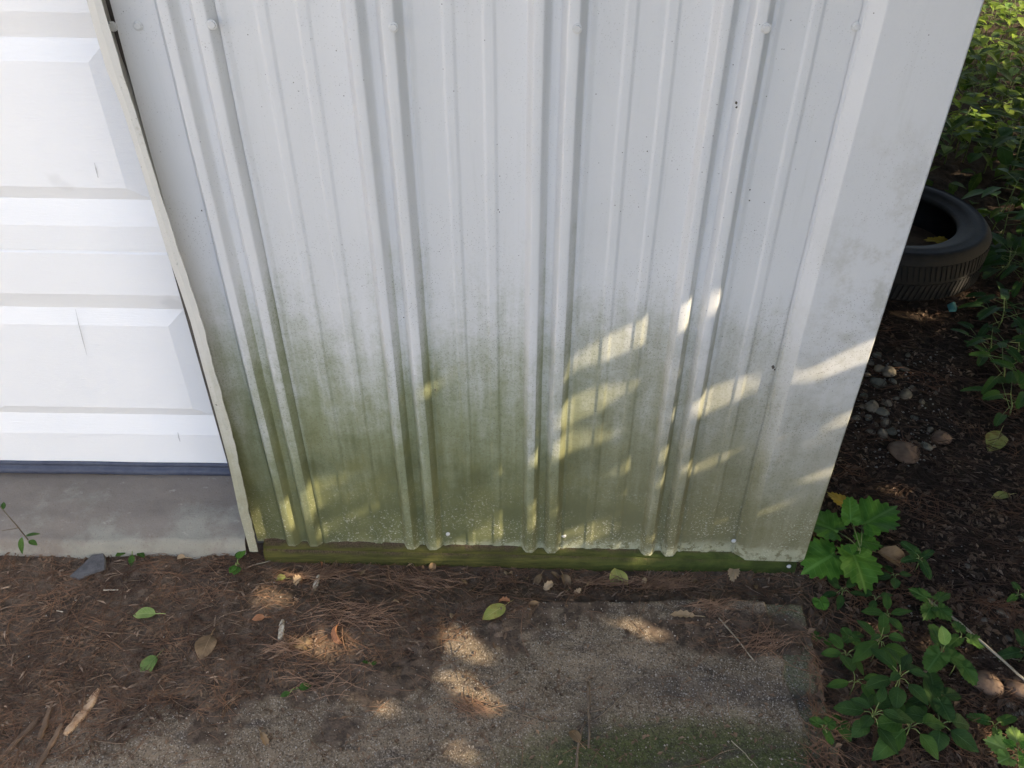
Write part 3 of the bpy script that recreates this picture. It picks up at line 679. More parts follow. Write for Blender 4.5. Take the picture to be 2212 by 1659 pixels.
def stone(p, a, b_, c_, mat, name, label, cat, group=None, seed=0, yaw=0):
    R = np.random.default_rng(seed); V = []; F = []; n, k = 14, 8
    ph = R.uniform(0, 6, 6)
    for i in range(k + 1):
        th = math.pi * i / k
        for j in range(n):
            q = 2 * math.pi * j / n
            r = 1 + .09 * math.sin(2 * q + ph[0]) + .07 * math.sin(3 * q + ph[1] + th) + .06 * math.sin(2 * th + ph[2] + q)
            V.append((a * r * math.sin(th) * math.cos(q), b_ * r * math.sin(th) * math.sin(q), c_ * r * math.cos(th) * (1 if math.cos(th) > 0 else .6)))
    F = [(i * n + j, i * n + (j + 1) % n, (i + 1) * n + (j + 1) % n, (i + 1) * n + j) for i in range(k) for j in range(n)]
    return tag(mesh(name, place(V, p, yaw), F, mat, None, True, origin=p), label, cat, group)
peb = [(1900, 802, .018, 1), (1918, 808, .022, 1), (1953, 800, .012, 2), (1955, 856, .020, 1), (1895, 832, .022, 2), (1866, 858, .012, 2), (1882, 883, .022, 1), (1905, 894, .018, 2),
       (1911, 916, .016, 1), (1916, 872, .014, 1), (1875, 905, .012, 2), (1928, 826, .012, 2), (1938, 790, .012, 2), (1880, 790, .010, 1), (1893, 770, .013, 2), (1872, 812, .011, 1), (1905, 940, .015, 1), (1925, 935, .014, 2),
       (1990, 872, .010, 1), (1975, 905, .010, 2), (2008, 930, .010, 1), (1890, 920, .010, 1), (1935, 862, .009, 2), (1970, 838, .008, 1), (1880, 935, .011, 1), (1960, 770, .009, 1), (2000, 968, .014, 2), (2020, 850, .008, 1), (1862, 880, .010, 1), (1850, 905, .011, 2)]
for k, (x, y, r_, t) in enumerate(peb):
    p = G(x, y, r_ * .35)
    stone(p, r_ * 1.15, r_ * .9, r_ * .6, 'stone%d' % t, 'pebble', 'rounded pebble in the bare stony patch beside the shed corner', 'pebble', 'pebbles beside the shed corner', k, k * 1.3)
stone(G(1951, 987, .012), .046, .040, .016, 'stone3', 'flat_stone', 'round flat brown stone on needles right of the wall edge', 'stone', None, 50)
stone(G(2032, 950, .006), .030, .026, .016, 'stone3', 'stone', 'dull reddish rock on dark soil below the pebble patch', 'stone', None, 51)
stone(G(2130, 1482, .006), .035, .028, .018, 'stone3', 'stone', 'rusty brown rock half under weeds at lower right', 'stone', None, 52)
stone(G(2205, 1490, .006), .030, .030, .018, 'stone3', 'stone', 'rusty rock at the right frame edge beside the bleached stem', 'stone', None, 53)
for k, (x, y) in enumerate(((2182, 1525), (2192, 1545), (2210, 1540), (2160, 1325), (2178, 1330), (2092, 1225), (2125, 1340), (2140, 1300), (2205, 1165), (2180, 1380))):
    stone(G(x, y, .001), .009, .008, .005, 'stone1', 'pebble', 'small pale pebble on dark soil at the lower right', 'pebble', 'whitish pebbles at the lower right', 60 + k, k)

# stuff: grains, needles, crumbs
def scatter_px(n, x0, x1, y0, y1, dens=None):
    out = []
    while len(out) < n:
        x = random.uniform(x0, x1); y = random.uniform(y0, y1)
        if dens and random.random() > dens(x, y): continue
        out.append((x, y))
    return out
b = MB()
def grain(p, r):
    V = [(r, 0, 0), (0, r * .8, 0), (-r * .9, .1 * r, 0), (0, -r, 0), (.1 * r, 0, r * .8), (0, 0, -r * .5)]
    b.add(place(V, p, random.uniform(0, 6), random.uniform(-.4, .4)), [(0, 1, 4), (1, 2, 4), (2, 3, 4), (3, 0, 4), (1, 0, 5), (2, 1, 5), (3, 2, 5), (0, 3, 5)])
def slabdens(x, y):
    yy = np.interp(x, [0, 300, 600, 900, 960, 1180, 1500, 1730], [1590, 1545, 1480, 1450, 1360, 1300, 1290, 1400]); return 1. if y > yy else .25
for x, y in scatter_px(1700, 0, 1760, 1230, 1659, slabdens):
    grain(G(x, y, .0008), random.choice((.0008, .001, .0012, .0016, .0024)) * random.uniform(.7, 1.2))
for x, y in scatter_px(500, 1400, 1740, 1440, 1560): grain(G(x, y, .0008), random.uniform(.001, .002))
for x, y in scatter_px(300, 1840, 2060, 760, 1010): grain(G(x, y, .002), random.uniform(.002, .005))
for x, y in scatter_px(120, 1950, 2212, 1180, 1500): grain(G(x, y, .001), random.uniform(.0015, .004))
tag(b.build('grit', 'grain'), 'pale grit and sand grains on the slab and soil', 'grit', kind='stuff')
NB = MB()
def needle(c, Lg, yaw, bend, r, lift=0.0, tilt=0.):
    P = []
    for t in (-.5, -.17, .17, .5):
        a = yaw + bend * t; x = c[0] + math.cos(a) * Lg * t; y = c[1] + math.sin(a) * Lg * t
        P.append((x, y))
    z = np.array([gz(*q) for q in P]); z = np.maximum(z, np.mean(z) - .002)
    NB.tube([(q[0], q[1], zz + r + lift + tilt * (i - 1.5)) for i, (q, zz) in enumerate(zip(P, z))], [r * .7, r, r, r * .5], 3)
def ndens(x, y):
    if x < 1760:
        d = 1.0 if y < 1300 else (.8 if y < np.interp(x, [0, 560, 960, 1180], [1700, 1500, 1400, 1300]) else .05)
        if x > 1180 and y > 1295: d = .30 if (1480 < x < 1720 and y < 1430) else .04
        return d
    return .8
for x, y in scatter_px(3000, -40, 1740, 1185, 1690, ndens):
    if y < 1185 + 50 * max(0, (x - 560) / 1180): continue
    p = G(x, y); yw = random.gauss(.1, .9)
    needle((p.x, p.y), random.uniform(.025, .09), yw, random.uniform(-.35, .35), random.uniform(.0004, .0007), random.uniform(0, .005), random.uniform(-.002, .002))
NB0 = NB; NB = MB()
for cx, cy, n_, s_ in ((1020, 1530, 46, .035), (770, 1330, 120, .09), (1430, 1235, 130, .06), (1310, 1215, 60, .05), (900, 1255, 120, .09), (700, 1215, 110, .08), (620, 1400, 40, .04), (690, 1470, 40, .06), (1650, 1390, 60, .05), (1540, 1310, 40, .04)):
    c0 = G(cx, cy); yw0 = random.uniform(-.5, .7)
    for k in range(n_):
        x, y = c0.x + random.gauss(0, s_ * .5), c0.y + random.gauss(0, s_ * .22)
        if y > -.045: y = -.045 - random.uniform(0, .03)
        needle((x, y), random.uniform(.03, .09), yw0 + random.gauss(0, .5), random.uniform(-.6, .6), random.uniform(.0005, .0008), random.uniform(.001, .010), random.uniform(-.003, .003))
tag(NB.build('needle_clumps', 'needle2'), 'loose lighter clumps of long pine needles along the foot of the wall and on the slab', 'pine needles', kind='stuff'); NB = NB0
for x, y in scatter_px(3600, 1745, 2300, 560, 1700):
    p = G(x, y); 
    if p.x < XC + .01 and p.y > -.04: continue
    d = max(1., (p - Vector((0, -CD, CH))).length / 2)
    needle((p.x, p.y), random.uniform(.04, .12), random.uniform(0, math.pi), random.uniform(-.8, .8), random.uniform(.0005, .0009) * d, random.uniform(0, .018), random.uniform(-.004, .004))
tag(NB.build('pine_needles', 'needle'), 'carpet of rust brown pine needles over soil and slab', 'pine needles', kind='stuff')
b = MB()
def crumb(p, s_):
    V = [(-s_, -s_ * .4, 0), (s_ * .2, -s_ * .5, s_ * .15), (s_, .1 * s_, 0), (0, s_ * .5, s_ * .3)]
    b.add(place(V, p, random.uniform(0, 6), random.uniform(-.4, .4), random.uniform(-.4, .4)), [(0, 1, 2, 3)])
for x, y in scatter_px(5200, -40, 1740, 1190, 1690, lambda x, y: ndens(x, y) + .14): crumb(G(x, y, .002), random.uniform(.0015, .007))
for x, y in scatter_px(4000, 1745, 2300, 560, 1700): crumb(G(x, y, .004), random.uniform(.003, .013))
tag(b.build('leaf_litter', 'litter'), 'fine brown leaf and bark crumbs among the needles', 'leaf litter', kind='stuff')

b = MB()
for x, y in scatter_px(330, -40, 1740, 1200, 1690, lambda x, y: ndens(x, y) * .9 + .02):
    p = G(x, y, .0035); l_ = random.choice((.0015, .003, .005, .008, .013)) * random.uniform(.7, 1.3); w_ = min(.0022, l_ * random.uniform(.08, .5))
    b.add(place([(-l_, -w_ * .4, 0), (-l_ * .3, -w_, w_ * .6), (l_, -w_ * .2, 0), (l_ * .2, w_, w_ * .8), (-l_ * .8, w_ * .6, 0)], p, random.gauss(.2, .8), random.uniform(-.2, .2), random.uniform(-.2, .2)), [(0, 1, 2, 3, 4)])
for x, y in scatter_px(420, 1760, 2260, 620, 1690):
    p = G(x, y, .006); l_ = random.uniform(.004, .014); w_ = l_ * random.uniform(.1, .4)
    b.add(place([(-l_, -w_ * .4, 0), (-l_ * .3, -w_, w_ * .6), (l_, -w_ * .2, 0), (l_ * .2, w_, w_ * .8)], p, random.uniform(0, 6), random.uniform(-.3, .3)), [(0, 1, 2, 3)])
for x, y in scatter_px(230, -40, 1740, 1210, 1690, lambda x, y: ndens(x, y)):
    p = G(x, y, .004); a = random.gauss(.15, .7); l_ = random.uniform(.008, .024); k_ = Vector((math.cos(a), math.sin(a), 0)); n_ = Vector((-k_.y, k_.x, 0))
    b.tube([p - k_ * l_, p + n_ * l_ * random.uniform(-.1, .1) + Vector((0, 0, .001)), p + k_ * l_], [.0004, .0006, .0003], 4)
tag(b.build('wood_flecks', 'fleck'), 'pale wood and bark flecks strewn over the needle litter', 'wood flecks', kind='stuff')

# ------------------------------------------------------------------ plants
def plant(px, py, leaves, label, name='weed', stem_mat='stem', mat='weed', group=None, pos=None, cat='plant', top=None, stem_r=.0013):
    """leaves: (dx, dy, dz, length, width, yaw, pitch, kind[, mat]) offsets in metres from the base; each on its own stalk"""
    p = pos or G(px, py); r = empty(name, p, label, cat, group)
    sb = MB(); leaves = [q[:3] + (q[3] * .88, q[4] * .84) + q[5:] for q in leaves] if name == 'weed' and len(leaves) == 8 and leaves[0][7] == 'heart' and leaves[0][3] == .06 else leaves; leaves = [q if q[3] > .08 else q[:3] + (q[3] * .78, q[4] * .76) + q[5:] for q in leaves] if name == 'weed' else leaves; tz = top if top is not None else max(l_[2] for l_ in leaves) * .7
    hub = p + Vector((0, 0, tz)); sb.tube([p - Vector((0, 0, .01)), p + Vector((.002, .001, tz * .5)), hub], [stem_r, stem_r, stem_r * .8], 6)
    for q in leaves:
        dx, dy, dz_, lg, wd, yaw, pit, kind = q[:8]; mt = q[8] if len(q) > 8 else mat
        base = p + Vector((dx, dy, dz_)); sb.tube([hub, hub.lerp(base, .5) + Vector((0, 0, .006)), base], stem_r * .7, 5)
        V, F, U = leaf_geo(lg, wd, kind, random.uniform(.1, .35), random.uniform(.1, .25), serr=.22 if kind == 'lobed' else (.10 if kind in ('heart', 'round') else .06), wav=.035)
        mesh('leaf', place(V, base, math.radians(yaw), math.radians(pit), random.uniform(-.3, .3)), F, L[mt], r, True, U)
    sb.build('stem', stem_mat, r, True); return r
# bright seedling at the corner: leaves measured from the photo
base = G(1840, 1238)
def lf(px, py, h, lg, wd, yaw, pit, kind='lobed', m_='seedling'):
    q = onZ(px, py, base.z + h); d = q - base; return (d.x, d.y, h, lg, wd, yaw, pit, kind, m_)
plant(1840, 1238, [lf(1838, 1128, .095, .060, .056, -5, 35, 'heart'), lf(1812, 1150, .085, .095, .105, 60, 8), lf(1862, 1135, .09, .112, .112, -62, 10), lf(1805, 1195, .065, .098, .112, 118, -5),
                   lf(1840, 1190, .070, .105, .118, 190, -14), lf(1852, 1168, .08, .060, .065, -100, 0), lf(1833, 1175, .088, .035, .03, 175, 10, 'ovate'), lf(1828, 1092, .075, .055, .045, 35, 10, 'lobed', 'gold')],
      'bright green lobed seedling with one golden leaf against the right wall corner', 'seedling', mat='seedling', top=.08)
def ring(n, rad, h, lg, wd, kind='ovate', off=0, pit=0, jit=.25, mat=None):
    out = []
    for k in range(n):
        a = 360 * k / n + off + random.uniform(-18, 18); ar = math.radians(a)
        q = (-math.sin(ar) * rad, math.cos(ar) * rad, h * random.uniform(.85, 1.15), lg * random.uniform(1 - jit, 1 + jit), wd * random.uniform(1 - jit, 1 + jit), a, pit + random.uniform(-12, 12), kind)
        out.append(q + ((mat,) if mat else ()))
    return out
plant(1812, 1298, ring(5, .014, .035, .055, .026, 'ovate', 20, 12) + ring(2, .006, .05, .03, .015, 'ovate', 90, 25), 'dark pointed leaf weed just right of the slab corner', mat='dark')
plant(1764, 1316, [(0, .002, .03, .042, .050, 185, 5, 'round', 'seedling')], 'single round scalloped leaf growing at the slab edge', mat='seedling')
plant(1762, 1385, [(.0, 0, .02, .030, .034, 100, 5, 'round', 'weed'), (.018, -.012, .018, .026, .030, 200, 0, 'round', 'seedling')], 'pair of small round leaves at the slab edge below the scalloped leaf', mat='weed')
plant(1828, 1395, ring(4, .006, .03, .035, .036, 'round', 30, 5, mat='weed'), 'tuft of small crinkled round leaves by the slab edge', mat='weed')
plant(1905, 1352, ring(4, .008, .045, .052, .026, 'ovate', 0, 8), 'four leaved weed over a sunlit spot of needles', mat='weed')
plant(1818, 1440, ring(4, .012, .05, .062, .028, 'ovate', 15, 5), 'tall leaved weed beside the middle of the slab edge', mat='weed')
plant(1880, 1430, ring(5, .012, .07, .068, .032, 'ovate', 40, 5) + ring(3, .01, .09, .05, .024, 'ovate', 0, 18), 'bushy pointed leaf weed in the middle of the lower right patch', mat='weed')
plant(1835, 1500, ring(4, .015, .055, .066, .034, 'ovate', 5, 0), 'broad oval leaf weed near the slab edge bottom', mat='weed')
plant(1920, 1510, ring(6, .02, .08, .066, .036, 'ovate', 40, 0) + ring(3, .01, .10, .045, .022, 'ovate', 10, 15), 'densest dark weed clump at the lower right', mat='dark')
plant(1865, 1590, ring(6, .018, .07, .070, .036, 'ovate', 10, 0) + ring(4, .01, .09, .05, .025, 'ovate', 45, 12), 'dark weed clump at the bottom beside the slab', mat='dark')
plant(1950, 1600, ring(6, .02, .06, .075, .044, 'ovate', 20, -3), 'broad dark green weed at the bottom edge right of the slab', mat='weed')
plant(2015, 1590, ring(5, .02, .05, .070, .045, 'ovate', 0, -3), 'dark leafy weed at the bottom of the lower right patch', mat='dark')
plant(1775, 1585, ring(3, .010, .02, .030, .034, 'round', 60, 0), 'small round leaves creeping onto the slab at bottom', mat='weed')
plant(1805, 1580, ring(4, .010, .02, .034, .036, 'round', 10, 0), 'crinkled round leaf weed at the slab edge bottom', mat='weed')
plant(2012, 1450, [(0, 0, .09, .050, .036, 10, 55, 'ovate', 'lime')] + ring(3, .012, .07, .066, .070, 'heart', 120, -5), 'heart leaved weed with one upright pale new leaf', mat='weed')
plant(2050, 1460, ring(2, .012, .06, .056, .055, 'heart', 200, -5), 'heart leaved weed right of the upright pale leaf', mat='weed')
plant(2005, 1530, ring(4, .016, .05, .062, .055, 'heart', 0, -5), 'low heart leaved weed in the lower right patch', mat='dark')
plant(1975, 1235, ring(4, .010, .05, .046, .040, 'heart', 20, 0), 'small dark weed over the grey curled leaf', mat='dark')
plant(1925, 1260, ring(4, .010, .03, .040, .026, 'ovate', 0, 0), 'little weed between the seedling and the curled leaf', mat='dark')
plant(1885, 1310, ring(3, .010, .03, .036, .022, 'ovate', 40, 0), 'small faint weed under the seedling', mat='dark')
plant(2000, 1335, ring(4, .012, .05, .050, .050, 'lobed', 40, 0), 'crinkled lobed weed beside the bleached stem', mat='weed')
plant(2065, 1400, ring(3, .012, .04, .045, .045, 'lobed', 0, 0), 'small lobed weed touching the bleached stem', mat='weed')
plant(1905, 1130, ring(3, .008, .02, .035, .032, 'lobed', 0, 0), 'tiny lobed weed up and right of the seedling', mat='weed')
plant(2190, 1300, ring(3, .01, .03, .04, .03, 'heart', 0, 0), 'small green weed at right frame edge above the stem', mat='weed')
plant(2200, 1430, ring(4, .012, .04, .05, .045, 'heart', 0, 0), 'green weed at right frame edge beside the stem', mat='dark')
plant(2180, 1655, ring(6, .018, .05, .045, .045, 'lobed', 0, 0, mat='lime') + ring(3, .01, .06, .035, .035, 'lobed', 40, 0, mat='seedling'), 'light lime crinkled weed in the bottom right corner', mat='lime')
plant(2140, 1580, ring(3, .014, .03, .04, .035, 'heart', 60, 0), 'small weed above the lime weed in the bottom right corner', mat='weed')
# near the door
plant(290, 1192, ring(6, .016, .008, .026, .016, 'ovate', 0, 5), 'small rosette seedling in litter below the sill', 'seedling', mat='weed')
plant(515, 1222, ring(2, .010, .012, .034, .022, 'ovate', -20, 5, mat='seedling') + ring(2, .010, .010, .034, .022, 'ovate', 170, 5), 'green seedling with oval leaves left of the trim foot', 'seedling', mat='weed')
plant(640, 1492, [(.006, .0, .008, .026, .017, -70, 5, 'ovate', 'weed'), (-.010, -.008, .006, .020, .012, 110, 0, 'ovate', 'weed')], 'tiny two leaved seedling at the edge of the bare slab', 'seedling', mat='weed')
plant(795, 1436, [(0, 0, .006, .014, .010, 60, 5, 'ovate', 'weed'), (.008, -.003, .006, .012, .008, -60, 0, 'ovate', 'weed')], 'minute sprout below the orange curled leaf', 'seedling', mat='weed', stem_r=.0006)
# woody sprig at the left frame edge
p = G(68, 1176); r = empty('sprig', p, 'bent woody sprig with a few leaves at the left edge before the sill', 'plant')
b = MB(); tip = onY(-5, 1088, -.06); mid = onY(40, 1140, -.05)
b.tube([p, mid, tip], [.0016, .0012, .0009], 6); b.tube([mid, mid + Vector((-.03, -.01, .002))], [.001, .0006], 5); b.build('stem', 'brownstem', r, True)
for (x, y, yd, lg, wd, yw, pt) in ((55, 1158, -.06, .030, .010, -75, 10), (48, 1160, -.07, .040, .015, 165, -50), (62, 1168, -.07, .022, .013, -110, -5), (8, 1100, -.06, .018, .010, 20, 30)):
    V, F, U = leaf_geo(lg, wd, 'ovate', .3, .2); mesh('leaf', place(V, onY(x, y, yd), math.radians(yw), math.radians(pt)), F, L['weed'], r, True, U)

# ------------------------------------------------------------------ tyre
tc = Vector((1.315, 1.38, 0)); tc.z = float(gh(tc.x - .1, tc.y - .25)) - .01
ty = empty('car_tyre', tc, 'old bare car tyre lying flat on the ground behind the shed corner', 'tyre')
def lathe(P, n, closed=True):
    V = [(tc.x + r_ * math.cos(2 * math.pi * j / n), tc.y + r_ * math.sin(2 * math.pi * j / n), tc.z + z) for j in range(n) for r_, z in P]; k = len(P)
    F = [(j * k + i, ((j + 1) % n) * k + i, ((j + 1) % n) * k + (i + 1) % k, j * k + (i + 1) % k) for j in range(n) for i in range(k if closed else k - 1)]
    return V, F
W = .19
P = [(.205, .022), (.215, .010), (.25, .0), (.29, .010), (.312, .030), (.314, W - .03), (.296, W - .010), (.285, W - .003), (.283, W - .006), (.262, W), (.240, W - .004), (.238, W - .008), (.215, W - .014), (.205, W - .020), (.204, W - .03), (.225, W - .035), (.262, W - .03), (.292, W - .045), (.296, .045), (.262, .03), (.225, .035)]
V, F = lathe(P, 96); mesh('casing', V, F, 'rubber', ty, True)
b = MB()
for k in range(110):
    a = 2 * math.pi * k / 110
    for z0, z1, sk_ in ((.032, .088, .012), (.1, .156, -.012)):
        q = []
        for aa, rr in ((a, .3135), (a + .040, .3135), (a, .3168), (a + .040, .3168)):
            for z, s in ((z0, 0), (z1, sk_)):
                q.append((tc.x + rr * math.cos(aa + s / .31), tc.y + rr * math.sin(aa + s / .31), tc.z + z))
        b.add(q, [(0, 2, 6, 4), (4, 6, 7, 5), (1, 5, 7, 3), (0, 4, 5, 1), (2, 3, 7, 6)])
b.build('tread', 'rubber', ty)
V, F = lathe([(.0, .05), (.12, .055), (.23, .05)], 40, False); mesh('litter_fill', V, F, 'litter', ty, True)
pl = onZ(2020, 522, tc.z + .08)
fallen(0, 0, .075, .06, 60, 'gold', 'golden leaf lying inside the hollow of the tyre', kind='lobed', serr=.2, curl=.3, pos=pl)
V = place([(-.018, -.012, 0), (.0, -.02, .006), (.022, -.006, .0), (.018, .012, .012), (0, .008, .022), (-.012, .012, .006), (.0, -.018, .002), (.018, -.005, -.002)], G(2052, 672, .01), .4, .3)
tag(mesh('plastic_scrap', V, [(0, 1, 4, 5), (1, 2, 3, 4), (6, 7, 3, 4), (0, 6, 4, 5)], 'teal', None, True, origin=G(2052, 672)), 'crumpled turquoise plastic scrap on needles in front of the tyre', 'scrap')

# ------------------------------------------------------------------ undergrowth behind
def leafy(px, py, h, n, lg, mat, label, kindl='ovate', name='weed', pos=None, group=None, spread=.10):
    p = pos or G(px, py); r = empty(name, p, label, 'plant', group); sb = MB(); top = p + Vector((random.uniform(-.03, .03), random.uniform(-.03, .03), h))
    sb.tube([p, p.lerp(top, .5) + Vector((.006, 0, 0)), top], [.003, .0022, .0012], 6); fb = MB()
    for k in range(n):
        t = .35 + .65 * (k / max(1, n - 1)); a = k * 2.4 + random.uniform(-.3, .3); c = p.lerp(top, t)
        d = Vector((-math.sin(a), math.cos(a), .25)); e = c + d * spread * (1.15 - t * .7); sb.tube([c, e], .0009, 4)
        V, F, U = leaf_geo(lg * random.uniform(.7, 1.2), lg * random.uniform(.45, .6), kindl, .4, .2, n=5, serr=.1)
        fb.add(place(V, e, a, random.uniform(-.4, .35), random.uniform(-.3, .3)), F, U)
    sb.build('stem', 'stem', r, True); fb.build('foliage', L[mat], r, True); return r
# the five-leaf plant caught by the sun
p = G(2062, 330); r = empty('weed', p, 'light green five leaflet weed catching the sun near top right', 'plant')
b = MB(); s5 = onZ(2070, 200, p.z + .16); hub = p + Vector((.0, .0, .13)); b.tube([p, hub], [.002, .0016], 6); b.tube([hub, hub + Vector((.012, .02, .12))], [.0015, .001], 6)
h1 = hub + Vector((-.02, -.01, .01)); h2 = hub + Vector((.03, .02, .03)); h3 = hub + Vector((.012, .02, .12))
b.tube([hub, h1], .001, 5); b.tube([hub, h2], .001, 5); b.build('stem', 'stem', r, True)
for hb, A, lg in ((h1, (90, 30, 165), .075), (h2, (-80, -35, -130, 20), .068), (h3, (80, -70), .035)):
    for a in A:
        V, F, U = leaf_geo(lg, lg * .42, 'ovate', .3, .15); mesh('leaf', place(V, hb, math.radians(a), .1), F, L['lime'], r, True, U)
leafy(2185, 185, .20, 6, .08, 'lime', 'upright light green weed at the right edge near the top', 'ovate')
leafy(2160, 60, .30, 7, .09, 'lime', 'tall pale stemmed weed beside the wall edge at the top', 'ovate')
G1 = 'low weeds of the green undergrowth behind the shed corner'; cnt = 0
def inwedge(x, y): return x > .53 * (y + CD) and y > .1
spots = []
tries = 0
while len(spots) < 150 and tries < 20000:
    tries += 1
    px = random.uniform(1960, 2330); py = random.uniform(-60, 640)
    if px < 2000 + max(0, 0): pass
    q = G(px, py)
    if (q - tc).length < .40 or py > 640 - (0 if px > 2130 else 200): continue
    if px < 2140 and py > 380: continue
    if any((q - s_).length < .09 for s_ in spots): continue
    spots.append(q)
for k, q in enumerate(spots):
    mt = random.choice(('cover', 'cover', 'weed', 'dark', 'weed')) if q.y < 2.1 else random.choice(('sunny', 'sunny', 'cover'))  # far weeds take the sun-brightened leaf colour
    leafy(0, 0, random.uniform(.10, .26), random.randint(6, 10), random.uniform(.055, .10), mt, 'low broad leafed weed in the dense green undergrowth behind the shed corner', random.choice(('ovate', 'heart', 'ovate')), pos=q, group=G1)
for k, (px, py) in enumerate(((2150, 600), (2180, 560), (2205, 620), (2170, 680), (2200, 720), (2150, 720), (2190, 780), (2130, 770), (2205, 860), (2165, 830), (2180, 900))):
    leafy(px, py, random.uniform(.05, .12), 7, random.uniform(.05, .075), random.choice(('weed', 'dark')), 'dark low weed spilling toward the tyre at right', 'heart', group='dark weeds between tyre and right edge')
# wider ground cover and far wood for a step to the side
b = MB()
for k in range(5000):
    x = random.uniform(.9, 6); y = random.uniform(.6, 8)
    if (Vector((x, y, 0)) - tc).length < .40 or x < .50 * (y + CD) * .95 + .05 * (y < 1.5): continue
    if y < 1.1 and x < 1.9: continue
    V, F, U = leaf_geo(random.uniform(.05, .10), random.uniform(.03, .06), 'ovate', .4, .2, n=3)
    b.add(place(V, Vector((x, y, float(gh(x, y)) + random.uniform(.01, .16))), random.uniform(0, 6.3), random.uniform(-.6, .4)), F, U)
tag(b.build('ground_cover', L['cover'], None, True), 'leafy green ground cover spreading back into the wood', 'ground cover', kind='stuff')

# ------------------------------------------------------------------ unseen shade trees, crowns shaped leaf by leaf to place the sun patches
U_ = SUN.cross(Vector((0, 0, 1))).normalized(); V_ = U_.cross(SUN).normalized()
def uv_(p): return (p.dot(U_), p.dot(V_))
gapW = [(1345, 738, .020), (1400, 715, .026), (1440, 692, .022), (1482, 668, .012), (1270, 875, .028), (1200, 965, .020), (1250, 958, .016), (1166, 990, .014), (1295, 945, .010),
        (1555, 860, .026), (1592, 845, .018), (1505, 880, .014), (1460, 885, .008), (1745, 805, .016), (1790, 785, .018), (1845, 765, .016), (1790, 912, .012), (1822, 900, .011),
        (1745, 1030, .009), (1778, 1018, .011), (685, 1055, .018), (650, 1090, .010), (600, 1105, .014), (575, 1140, .020), (615, 1130, .016), (690, 1085, .015), (1112, 1105, .010), (1080, 1145, .018), (1125, 1135, .014), (1040, 1160, .012), (1250, 1150, .010), (1300, 1155, .009),
        (1382, 1000, .010), (1400, 985, .007), (1390, 1052, .006), (1440, 1020, .007), (905, 850, .008), (425, 540, .006), (700, 1150, .010), (930, 842, .007), (1560, 995, .008), (1520, 1010, .007), (1640, 1100, .007), (800, 1100, .008)]
gapG = [(1000, 1392, .022), (980, 1372, .016), (1022, 1412, .016), (1000, 1478, .020), (1020, 1500, .016), (1050, 1525, .012), (715, 1385, .022), (655, 1392, .015), (690, 1400, .015), (595, 1290, .018), (612, 1245, .010), (830, 1530, .012), (990, 1625, .014),
        (1375, 1352, .014), (1415, 1370, .012), (1150, 1195, .009), (1250, 1195, .009), (905, 1215, .009), (850, 1192, .009), (1330, 1215, .012), (1870, 1357, .014), (1928, 1060, .014), (1975, 682, .020), (2000, 684, .014), (1905, 805, .016), (2130, 1600, .016), (2130, 1482, .012), (2212, 1645, .03),
        (1890, 1500, .008), (2015, 1400, .010), (2140, 505, .010), (2080, 270, .03), (2075, 250, .03), (2170, 180, .03)]
gaps = [uv_(onY(x, y, -.008)) + (r,) for x, y, r in gapW] + [uv_(G(x, y)) + (r,) for x, y, r in gapG]
gaps = [(a, b_, c * .95 if c >= .0195 else c * .92) for a, b_, c in gaps]
gaps += [uv_(Vector(V)) + (r,) for V, r in ((hub, .045), (h2, .03))]
gaps += [uv_(G(x, y)) + (r,) for x, y, r in ((2195, 20, .10), (2170, 60, .07), (2205, 95, .09), (2185, 120, .05), (2212, 150, .06), (2160, 150, .03), (2200, 240, .03), (2190, -60, .2), (2230, -20, .2), (2200, 60, .16), (2170, 15, .12))]
rg = random.Random(5); gaps += [uv_(G(rg.uniform(1990, 2230), rg.uniform(80, 640))) + (rg.uniform(.008, .022),) for _ in range(60)]
corner = [Vector(c) for c in ((-1.3, 0, 0), (-1.3, 0, 1.3), (.7, 0, 1.3), (-1.3, -.9, 0), (1.8, -.9, 0), (2.6, 3.2, 0), (.9, 3.2, .2), (-1.3, .2, .0), (-1.3, .2, 1.3))]
uu = [uv_(c)[0] for c in corner]; vv = [uv_(c)[1] for c in corner]
u0, u1, v0, v1 = min(uu) - .1, max(uu) + .1, min(vv) - .1, max(vv) + .15
ga = np.array(gaps)
base_uv = np.array([[-1, 0], [-.35, .5], [.35, .42], [1, 0], [.35, -.42], [-.35, -.5]])
Ua, Va, Sa = np.array(U_), np.array(V_), np.array(SUN)
